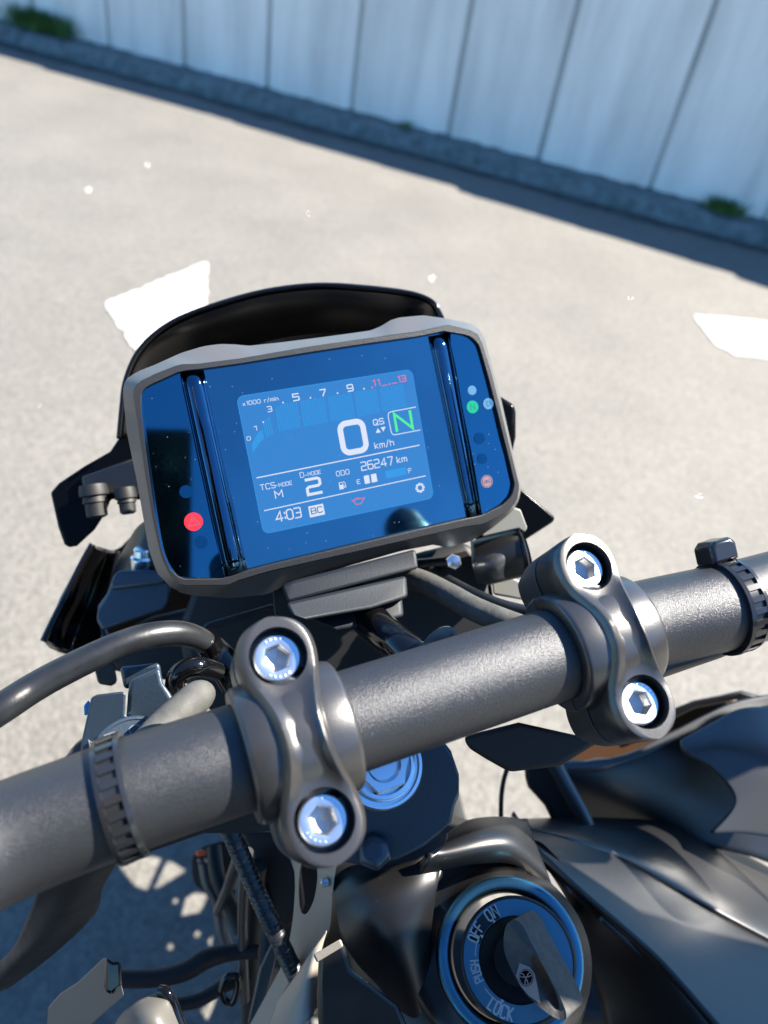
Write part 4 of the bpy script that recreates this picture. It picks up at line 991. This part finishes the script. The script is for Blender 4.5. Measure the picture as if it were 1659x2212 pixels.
# raised shoulder of the tank nose above the switch
patch('tank_nose', [
    [(965, 1800, .30), (1010, 1772, .312), (1060, 1764, .318), (1110, 1766, .322), (1140, 1774, .33)],
    [(960, 1822, .288), (1010, 1800, .292), (1060, 1790, .296), (1115, 1800, .300), (1160, 1830, .312)],
    [(930, 1855, .28), (985, 1848, .283), (1045, 1836, .287), (1115, 1838, .294), (1185, 1890, .306)],
    [(900, 1900, .285), (960, 1880, .287), (1040, 1866, .292), (1120, 1872, .30), (1200, 1940, .312)]], M['tank'], bike, th=.003)
patch('tank_front', [
    [(715, 1900, .295), (760, 1870, .292), (840, 1868, .290), (910, 1852, .288), (970, 1815, .30)],
    [(720, 1960, .288), (770, 1930, .283), (840, 1920, .280), (905, 1915, .280), (950, 1890, .285)],
    [(735, 2020, .284), (790, 1990, .278), (850, 1985, .276), (900, 1985, .278), (935, 1980, .283)],
    [(770, 2080, .284), (820, 2060, .278), (870, 2060, .276), (905, 2060, .279), (930, 2060, .284)],
    [(830, 2150, .288), (865, 2140, .282), (895, 2150, .281), (920, 2160, .283), (945, 2170, .288)],
    [(880, 2260, .29), (900, 2260, .286), (920, 2270, .285), (945, 2280, .287), (970, 2290, .29)]], M['tank'], bike, th=.003)

# --- right air scoop and tank wing
scoop = patch('air_scoop', [
    [(1205, 1640, .43), (1290, 1640, .43), (1369, 1621, .435), (1446, 1583, .44), (1522, 1544, .445), (1591, 1513, .45), (1660, 1500, .455)],
    [(1207, 1656, .425), (1293, 1652, .424), (1372, 1634, .428), (1450, 1598, .433), (1526, 1560, .438), (1600, 1528, .442), (1680, 1520, .445)],
    [(1222, 1690, .425), (1300, 1690, .425), (1390, 1676, .428), (1470, 1655, .43), (1550, 1625, .435), (1640, 1590, .44), (1720, 1570, .445)],
    [(1245, 1730, .43), (1320, 1738, .43), (1410, 1732, .43), (1500, 1720, .43), (1580, 1700, .435), (1680, 1680, .44), (1760, 1670, .445)],
    [(1275, 1785, .44), (1350, 1800, .44), (1440, 1806, .435), (1530, 1830, .43), (1620, 1850, .43), (1700, 1880, .435), (1800, 1920, .44)]],
    M['tank'], bike, th=.004)
patch('scoop_lip', [
    [(1200, 1648, .423), (1293, 1643, .421), (1369, 1624, .425), (1446, 1586, .43), (1522, 1547, .435), (1591, 1517, .44), (1680, 1500, .445)],
    [(1206, 1662, .421), (1293, 1657, .419), (1372, 1638, .423), (1450, 1603, .428), (1526, 1566, .433), (1600, 1536, .438), (1680, 1522, .443)]], M['silvergrey'], scoop, th=.005)
plate('scoop_lining', [(1150, 1650), (1250, 1610), (1400, 1560), (1546, 1506), (1600, 1510), (1600, 1540), (1450, 1612), (1372, 1645), (1293, 1662), (1200, 1670)], .465, .01, M['brown'], scoop, bw=.002)
plate('scoop_edge', [(1440, 1536), (1500, 1512), (1549, 1503), (1600, 1491), (1660, 1508), (1760, 1540), (1760, 1560), (1660, 1530), (1590, 1512), (1500, 1530), (1448, 1556)], .455, .008, M['satin'], scoop, bw=.002)
patch('tank_wing', [
    [(1470, 1598, .42), (1540, 1560, .425), (1600, 1530, .43), (1680, 1530, .435), (1800, 1560, .44)],
    [(1480, 1625, .415), (1550, 1600, .415), (1620, 1580, .42), (1700, 1580, .425), (1800, 1600, .43)],
    [(1540, 1660, .41), (1600, 1640, .41), (1660, 1640, .41), (1720, 1650, .41), (1820, 1680, .41)],
    [(1590, 1730, .405), (1640, 1720, .405), (1690, 1720, .405), (1750, 1730, .405), (1850, 1760, .40)],
    [(1540, 1800, .40), (1600, 1800, .40), (1670, 1810, .40), (1750, 1830, .40), (1850, 1860, .39)]], M['silvergrey'], scoop, th=.004)
tube('chrome_strut', [(1150, 1600, .40), (1190, 1640, .40), (1225, 1700, .40), (1262, 1770, .40), (1280, 1830, .40)], [3.5, 4, 4, 4.2, 4.2], M['silvergrey'], bike)
plate('strut_bracket', [(1128, 1600), (1170, 1610), (1208, 1650), (1232, 1710), (1260, 1780), (1200, 1790), (1176, 1740), (1140, 1700), (1134, 1680)], .41, .01, M['matte'], bike, bw=.003)
tube('thin_wire', [(1120, 1620, .38), (1096, 1660, .38), (1084, 1710, .38), (1082, 1770, .38)], 1.2, M['matte'], bike)

# --- front fork, wheel, engine and radiator below
axl = no - Nw*.75 + Dw*.13; FD = (axl-no).normalized()
hd = Dw.cross(Nw)                      # towards the front of the wheel
for sgn in (-1, 1):
    a = no+Dw*sgn*.092-Nw*.09+Vw*.03
    bm = bmesh.new(); q_ = -Nw+Vw*.10; sweep(bm, [a, a+q_*.3, a+q_*.301, a+q_*.62, a+q_*.73], [.0195, .0195, .024, .024, .022], 32)
    link('fork_leg', fin(bm), M['greymetal'], bike, smooth=40)
whl = axl + hd*.02
bm = bmesh.new(); lathe(bm, whl-Dw*.06, Dw, [(.235, .0), (.262, .004), (.284, .02), (.297, .045), (.30, .06), (.297, .075), (.284, .1), (.262, .116), (.235, .12), (.222, .1), (.218, .06), (.222, .02), (.235, 0)], 72, capends=False)
wheel = link('front_wheel', fin(bm), M['rubber'], bike, smooth=50)
bm = bmesh.new(); lathe(bm, whl-Dw*.045, Dw, [(.232, 0), (.215, .01), (.205, .045), (.215, .08), (.232, .09), (.228, .09), (.21, .078), (.2, .045), (.21, .012), (.228, 0), (.232, 0)], 72, capends=False)
lathe(bm, whl-Dw*.05, Dw, [(.03, 0), (.036, .01), (.03, .05), (.036, .09), (.03, .1)], 32)
for k in range(5):
    t = 2*math.pi*k/5; e = hd*math.cos(t)+Nw*math.sin(t); q = hd*-math.sin(t)+Nw*math.cos(t)
    for s_ in (-1, 1): sweep(bm, [whl+e*.03+q*s_*.01, whl+e*.12+q*s_*.024, whl+e*.208+q*s_*.034], [.011, .009, .009], 12)
link('wheel_rim', fin(bm), M['satin'], wheel, smooth=40)
for sgn in (-1, 1):
    bm = bmesh.new(); lathe(bm, whl+Dw*sgn*.068-Dw*.0025, Dw, [(.112, 0), (.149, 0), (.149, .005), (.112, .005), (.112, 0)], 72, capends=False)
    for k in range(6):
        t = 2*math.pi*k/6; e = hd*math.cos(t)+Nw*math.sin(t); sweep(bm, [whl+Dw*sgn*.068+e*.035, whl+Dw*sgn*.068+e*.116], .004, 8)
    link('brake_disc', fin(bm), M['chrome'], wheel, smooth=30)
def on_blocker(pts, x=.09):  # projects road points towards the sun onto the added sheet
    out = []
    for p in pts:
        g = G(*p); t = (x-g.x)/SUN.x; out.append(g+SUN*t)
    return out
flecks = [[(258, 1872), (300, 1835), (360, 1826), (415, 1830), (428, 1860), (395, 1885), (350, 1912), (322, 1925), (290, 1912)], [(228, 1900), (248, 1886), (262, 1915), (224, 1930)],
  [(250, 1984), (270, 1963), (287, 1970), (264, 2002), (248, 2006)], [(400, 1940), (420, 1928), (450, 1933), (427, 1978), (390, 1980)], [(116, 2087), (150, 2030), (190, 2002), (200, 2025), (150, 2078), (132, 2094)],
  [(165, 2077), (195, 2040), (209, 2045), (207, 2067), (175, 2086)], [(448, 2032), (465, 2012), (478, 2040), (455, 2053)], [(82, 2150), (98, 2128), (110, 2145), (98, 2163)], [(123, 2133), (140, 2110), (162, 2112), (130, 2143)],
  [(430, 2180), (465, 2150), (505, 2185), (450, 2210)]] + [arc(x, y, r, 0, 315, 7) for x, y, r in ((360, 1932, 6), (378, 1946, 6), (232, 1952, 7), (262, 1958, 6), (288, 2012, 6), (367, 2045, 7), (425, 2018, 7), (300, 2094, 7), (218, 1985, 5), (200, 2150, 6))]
bm = bmesh.new(); add_prism(bm, on_blocker([(-80, 1850), (150, 1760), (330, 1745), (560, 1730), (660, 1900), (680, 2330), (-80, 2330)]), Vector((.0015, 0, 0)), [on_blocker(f) for f in flecks])  # unseen sheet added to shade the road; its holes shape the sun flecks
link('sun_blocker', fin(bm), M['matte'], bike, smooth=0)
def chunk(name, c, h, m, rot=0, parent=bike, b=.02):
    bm = bmesh.new(); rz = Matrix.Rotation(rot, 3, 'X')
    add_box(bm, Vector(c), (rz @ Vector((1, 0, 0)), rz @ Vector((0, 1, 0)), rz @ Vector((0, 0, 1))), h)
    o = link(name, fin(bm), m, parent, smooth=30); bev(o, b, 3); return o
bm = bmesh.new()
for i in range(9): add_box(bm, Vector((.12, .02, .52+.018*i)), (Vector((1, 0, 0)), Vector((0, 1, 0)), Vector((0, 0, 1))), (.12-.004*(i % 2), .14, .005))
add_box(bm, Vector((.12, .0, .60)), (Vector((1, 0, 0)), Vector((0, 1, 0)), Vector((0, 0, 1))), (.105, .125, .11))
add_box(bm, Vector((.12, -.12, .40)), (Vector((1, 0, 0)), Vector((0, 1, 0)), Vector((0, 0, 1))), (.14, .24, .13))
eng = link('engine', fin(bm), M['greymetal'], bike, smooth=30); bev(eng, .006, 2)
rad = chunk('radiator', (.12, .215, .60), (.15, .02, .15), M['matte'], .2, b=.008)
chunk('fuel_tank', (.11, -.20, .86), (.16, .22, .09), M['tank'], 0, b=.05)
chunk('seat', (.10, -.62, .80), (.12, .26, .05), M['matte'], .05, b=.03)

# --- right bar end, out of frame: grip, lever, reservoir, mirror
e0 = bc[-1]; ed = (bc[-1]-bc[-8]).normalized(); e1_ = e0+ed*.06; e2_ = e0+ed*.20
bm = bmesh.new(); sweep(bm, [e0-ed*.005, e1_, e2_], .011, 32); sweep(bm, [e1_, e1_+ed*.004, e1_+ed*.006, e2_-ed*.004, e2_, e2_+ed*.012], [.021, .021, .0165, .0165, .019, .014], 32)
link('handlebar_grip', fin(bm), M['rubber'], bike, smooth=40)
mb_ = e0-ed*.02; zz = Vector((0, 0, 1)); fw = zz.cross(ed).normalized()
bm = bmesh.new(); sweep(bm, [mb_-ed*.02, mb_+ed*.02], .02, 24); add_box(bm, mb_+fw*.03+zz*.01, (ed, fw, zz), (.028, .02, .014)); 
bm2 = link('brake_master', fin(bm), M['satin'], bike, smooth=30); bev(bm2, .003)
bm = bmesh.new(); lathe(bm, mb_+fw*.02+zz*.02, zz, [(.02, 0), (.024, .002), (.025, .035), (.022, .042), (.001, .043)], 40)
link('fluid_reservoir', fin(bm), M['gloss'], bike, smooth=40)
bm = bmesh.new(); sweep(bm, [mb_+fw*.045, mb_+fw*.065+ed*.05, mb_+fw*.06+ed*.14, mb_+fw*.045+ed*.19], [.008, .007, .006, .0075], 16)
link('brake_lever', fin(bm), M['greymetal'], bike, smooth=40)
bm = bmesh.new(); sweep(bm, [e0+ed*.006, e0+ed*.01, e0+ed*.052, e0+ed*.056], [.024, .031, .034, .026], 24); link('switch_housing', fin(bm), M['satin'], bike, smooth=40)
mc_ = ico_guess+SUN*.43+Vector((.05, .0, -.05))
bm = bmesh.new(); sweep(bm, [Vector(q) for q in cat([tuple(mb_+zz*.01), tuple(mb_+zz*.06+ed*.01), tuple(mc_-zz*.06+fw*.02), tuple(mc_-zz*.01+fw*.015)], 6)], .006, 16)
mst = link('mirror_stalk', fin(bm), M['satin'], bike, smooth=40)
mx_ = Vector((.93, .25, .1)).normalized(); my_ = (Vector((-.2, -.1, 1))-mx_*Vector((-.2, -.1, 1)).dot(mx_)).normalized(); mz_ = mx_.cross(my_)
bm = bmesh.new(); rows = []
for dz, k in ((.0, .9), (.0, 1), (.012, 1), (.026, .8), (.036, .35)):
    rows.append([mc_+mz_*-dz+mx_*.145*k*(abs(math.cos(t))**.6)*(1 if math.cos(t) > 0 else -1)+my_*.10*k*(abs(math.sin(t))**.7)*(1 if math.sin(t) > 0 else -1) for t in [2*math.pi*i/48 for i in range(48)]])
bm, V = grid_mesh(rows, True); bm.faces.new(V[-1]); bm.faces.new(V[0])
link('mirror_head', fin(bm), M['gloss'], mst, smooth=40)
bm = bmesh.new(); sg = 1 if mz_.dot(CAM-mc_) > 0 else -1
fr = [mc_+mz_*.0012+mx_*.135*(abs(math.cos(t))**.6)*(1 if math.cos(t) > 0 else -1)*.93+my_*.10*(abs(math.sin(t))**.7)*(1 if math.sin(t) > 0 else -1)*.90 for t in [2*math.pi*i/48 for i in range(48)]]
add_prism(bm, fr, -mz_*.0008); link('mirror_glass', fin(bm), M['chrome'], mst, smooth=0)

# --- clutter at the right bar end: hose under the bar
tube('bar_wiring', [(1330, 1480, .25), (1400, 1450, .25), (1480, 1425, .255), (1560, 1400, .258), (1600, 1382, .258), (1680, 1350, .26)], [3.6, 3.6, 3.2, 2.8, 2.2, 2.2], M['rubber'], bike)

# --- key
key = None
kd0, kd1 = .262, .225
face = [(1106, 1988, .255), (1091, 2006, .256), (1089, 2052, .254), (1108, 2101, .248), (1136, 2148, .242), (1184, 2190, .238), (1214, 2204, .236), (1224, 2192, .236), (1208, 2150, .240), (1176, 2090, .246), (1152, 2044, .251), (1126, 1996, .255)]
hole = [(1147, 2062, .2495), (1164, 2074, .248), (1198, 2138, .2415), (1208, 2178, .2385), (1190, 2176, .2388), (1162, 2136, .243), (1146, 2096, .247)]
A = [P(*p) for p in cat(face, 4, True)]; H = [P(*p) for p in cat(hole, 4, True)]
off = P(1192, 2024, .262)-P(1156, 2048, .2515)
bm = bmesh.new(); add_prism(bm, A, off, [H])
kc = P(1110, 2050, .27)
keye = empty('ignition_key', kc, 'worn grey key with a round badge pushed into the ignition switch', 'key')
kb = link('key_bow', fin(bm), M['keygrey'], keye, smooth=60); bev(kb, .0017, 4)
bm = bmesh.new()
add_box(bm, P(1118, 2062, .270), (IX, IY, IA), (.0016, .0042, .008))
kbl = link('key_blade', fin(bm), M['greymetal'], keye, smooth=0)
# round badge with three crossed forks
kc2 = P(1140, 2116, .2448); ka = (P(1152, 2044, .251)-P(1208, 2150, .240)).normalized(); kn = ka.cross(off).normalized()
if kn.dot(CAM-kc2) < 0: kn = -kn
fx = P(1176, 2090, .246)-P(1136, 2148, .242); fxx = (P(1150, 2064, .249)-P(1108, 2101, .248)); 
e1 = (P(1136, 2148, .242)-P(1108, 2101, .248)).normalized(); e2 = fxx-e1*fxx.dot(e1); e2.normalize(); en = e1.cross(e2)
if en.dot(CAM-kc2) < 0: en = -en
def KP(x, y, h): return kc2+e1*x*.001+e2*y*.001+en*h*.001
bm = bmesh.new()
poly(bm, [(-5.4, 0.6), (-2.5, 2.6), (0, 2.9), (3, 1.8), (8, -.5), (4, -2.4), (0, -3.0), (-3, -2.6)], KP, .35, 0)
poly(bm, arc(-.6, -.1, 2.5, 0, 345, 23), KP, .45, 1)
for k in range(3):
    t = math.radians(90+k*120); c_, s_ = math.cos(t), math.sin(t)
    def fk(x, y): return (-.6+x*c_-y*s_, -.1+x*s_+y*c_)
    ribbon(bm, [fk(-.3, 0), fk(.8, 0)], .3, KP, .5, 0); ribbon(bm, [fk(2.0, .5), fk(.9, .4), fk(.8, 0), fk(.9, -.4), fk(2.0, -.5)], .28, KP, .52, 0)
ribbon(bm, arc(-.6, -.1, 2.2, 0, 360, 24), .22, KP, .54, 0)
link('key_badge', fin(bm, False), [M['badge'], M['gloss']], keye, smooth=0)

# ============================================================ RIDER (seen only as reflections and through the shade of the arm)
M['jacket'] = mat('dark jacket cloth', (.012, .013, .018), .8, 0, 1.4, bump=(120, .5, .002))
M['jeans'] = mat('dark trousers', (.015, .02, .035), .85, 0, 1.4, bump=(400, .3, .001))
M['skin'] = mat('skin', (.42, .22, .15), .5, 0, 1.4, bump=(300, .1, .0005))
M['hair'] = mat('dark hair', (.012, .008, .006), .5, 0, 1.5, bump=(200, .6, .002))
M['phone'] = mat('phone body', (.01, .01, .012), .15, 0, 1.5)
def skinned(name, J, E, mtl, parent=None, sub=2, root=0, **kw):
    me = bpy.data.meshes.new('m'); me.from_pydata([tuple(j[0]) for j in J], E, []); me.skin_vertices if False else None
    o = bpy.data.objects.new('tmp', me); COL.objects.link(o)
    md = o.modifiers.new('skin', 'SKIN'); md.use_smooth_shade = True
    for k, j in enumerate(J):
        sv = me.skin_vertices[0].data[k]; r = j[1]; sv.radius = (r, r) if not isinstance(r, tuple) else r; sv.use_root = (k == root)
    o.modifiers.new('sub', 'SUBSURF').render_levels = sub; o.modifiers['sub'].levels = sub
    dg = bpy.context.evaluated_depsgraph_get(); dg.update(); m2 = bpy.data.meshes.new_from_object(o.evaluated_get(dg)); m2.materials.clear()
    bpy.data.objects.remove(o)
    return link(name, m2, mtl, parent, smooth=0 if False else 180, **kw)
gA = e1_+ed*.07                       # right hand closes on the grip
hipc = Vector((.10, -.60, .93)); sh = Vector((-.08, -.44, 1.27))
rid = empty('person', (.10, -.60, 0), 'person in dark clothes astride the motorcycle, one hand on grip, holding up a phone', 'person')
lw = CAM+Vector((-.115, -.085, -.07)); rw = gA-fw*.075+zz*.012+ed*.025
J = [(hipc, .15), (hipc+Vector((0, .06, .22)), .14), (sh-Vector((0, .02, .10)), .16), (sh+Vector((0, 0, .02)), .09), (sh+Vector((0, .04, .10)), .058), (sh+Vector((0, .07, .17)), .062),
     (Vector((.10, -.44, 1.23)), .068), (Vector((.42, -.14, 1.15)), .055), (rw.lerp(Vector((.42, -.14, 1.15)), .3), .055), (rw, .044),
     (Vector((-.26, -.44, 1.23)), .068), (Vector((-.34, -.24, 1.14)), .05), (lw.lerp(Vector((-.34, -.24, 1.14)), .25), .038), (lw, .030),
     (Vector((.22, -.52, .88)), .10), (Vector((.33, -.14, .82)), .075), (Vector((.34, -.30, .42)), .06), (Vector((.34, -.34, .10)), .045), (Vector((.35, -.20, .05)), .045),
     (Vector((-.02, -.52, .88)), .10), (Vector((-.16, -.16, .80)), .075), (Vector((-.20, -.32, .42)), .06), (Vector((-.21, -.36, .10)), .045), (Vector((-.22, -.22, .05)), .045)]
E_ = [(0, 1), (1, 2), (2, 3), (3, 4), (4, 5), (2, 6), (6, 7), (7, 8), (8, 9), (2, 10), (10, 11), (11, 12), (12, 13), (0, 14), (14, 15), (15, 16), (16, 17), (17, 18), (0, 19), (19, 20), (20, 21), (21, 22), (22, 23)]
skinned('body', J, E_, M['jacket'], rid)
hc = sh+Vector((0, .12, .25)); hf = (Vector((0, .9, -.42))).normalized(); hs_ = Vector((1, 0, 0)); hu = hs_.cross(hf)
bm = bmesh.new(); rows = []
for i in range(25):
    a = -math.pi/2+math.pi*i/24; row = []
    for k in range(32):
        t = 2*math.pi*k/32; x, y, z = math.cos(a)*math.cos(t), math.cos(a)*math.sin(t), math.sin(a)
        rx, ry, rz = .076, .096, .122
        if z < 0: rx *= 1-.28*z*z; ry *= 1-.18*z*z
        yy = y*ry
        if y > 0:
            yy += .022*math.exp(-((x/.16)**2)-(((z+.12)/.16)**2))          # nose
            yy -= .010*math.exp(-(((abs(x)-.38)/.18)**2)-(((z-.05)/.10)**2))  # eye sockets
            yy += .006*math.exp(-((x/.3)**2)-(((z+.42)/.06)**2))           # lips
            yy += .010*math.exp(-((x/.35)**2)-(((z+.78)/.15)**2))          # chin
        row.append(hc+hs_*x*rx+hf*yy+hu*z*rz)
    rows.append(row)
bm, _ = grid_mesh(rows, True)
for s_ in (-1, 1):
    lathe(bm, hc+hs_*s_*.072-hf*.01, hs_*s_, [(.026, 0), (.030, .006), (.026, .012), (.012, .008), (.001, .006)], 20)
    lathe(bm, hc+hs_*s_*.030+hf*.083+hu*.006, hf, [(.013, -.006), (.011, .002), (.006, .006), (.0005, .0075)], 16)
link('head', fin(bm), M['skin'], rid, smooth=180)
rows = []
for i in range(14):
    a = math.radians(8)+math.radians(82)*i/13
    rows.append([hc+hs_*math.cos(a)*math.cos(t)*.083+hf*(math.cos(a)*math.sin(t)*.104-.010-.012*math.cos(a)*(math.sin(t) > .2))+hu*(math.sin(a)*.131-(.05*math.cos(a) if math.sin(t) < 0 else -.03*math.cos(a))) for t in [2*math.pi*k/32 for k in range(32)]])
bm, _ = grid_mesh(rows, True); link('hair', fin(bm), M['hair'], rid, smooth=180)
def hand(wr, palm_dir, side, nrm, curl, nm='hand'):
    # palm_dir from wrist to fingers, side = towards the little finger, nrm = out of the palm
    J = [(wr, .024), (wr+palm_dir*.035, (.030, .016)), (wr+palm_dir*.075, (.034, .014))]; E = [(0, 1), (1, 2)]
    for i, (L, off) in enumerate(((.072, -.028), (.080, -.009), (.075, .010), (.060, .028))):
        b = wr+palm_dir*.085+side*off; k0 = len(J); ang = 0; p = b; J.append((p, .0095)); E.append((2, k0))
        for q, seg_ in enumerate((.45, .32, .23)):
            ang += curl*(.8 if q else .5); d = palm_dir*math.cos(ang)+nrm*math.sin(ang); p = p+d*L*seg_; J.append((p, .0088-.0008*q)); E.append((k0+q, k0+q+1))
    k0 = len(J); t0 = wr+palm_dir*.03-side*.03; t1 = t0-side*.022+palm_dir*.028+nrm*.014; t2 = t1+palm_dir*.022-side*.002+nrm*.02
    J += [(t0, .013), (t1, .0105), (t2, .009)]; E += [(1, k0), (k0, k0+1), (k0+1, k0+2)]
    skinned(nm, J, E, M['skin'], rid)
hand(rw-fw*.0, (fw*.95+zz*.30).normalized(), ed, -zz, 1.0)
hand(lw, (CAM+Vector((-.03, -.03, .02))-lw).normalized(), -cx_ax, -fwd, .35)
# phone: its lens is where the picture is taken from
pm = empty('phone', CAM-fwd*.008, 'black phone held up by the person above the motorcycle', 'phone')
bm = bmesh.new(); add_box(bm, CAM-fwd*.009-cx_ax*.024-cy_ax*.055, (cx_ax, cy_ax, fwd), (.037, .079, .004))
o = link('phone_body', fin(bm), M['phone'], pm, smooth=30); bev(o, .003, 3)
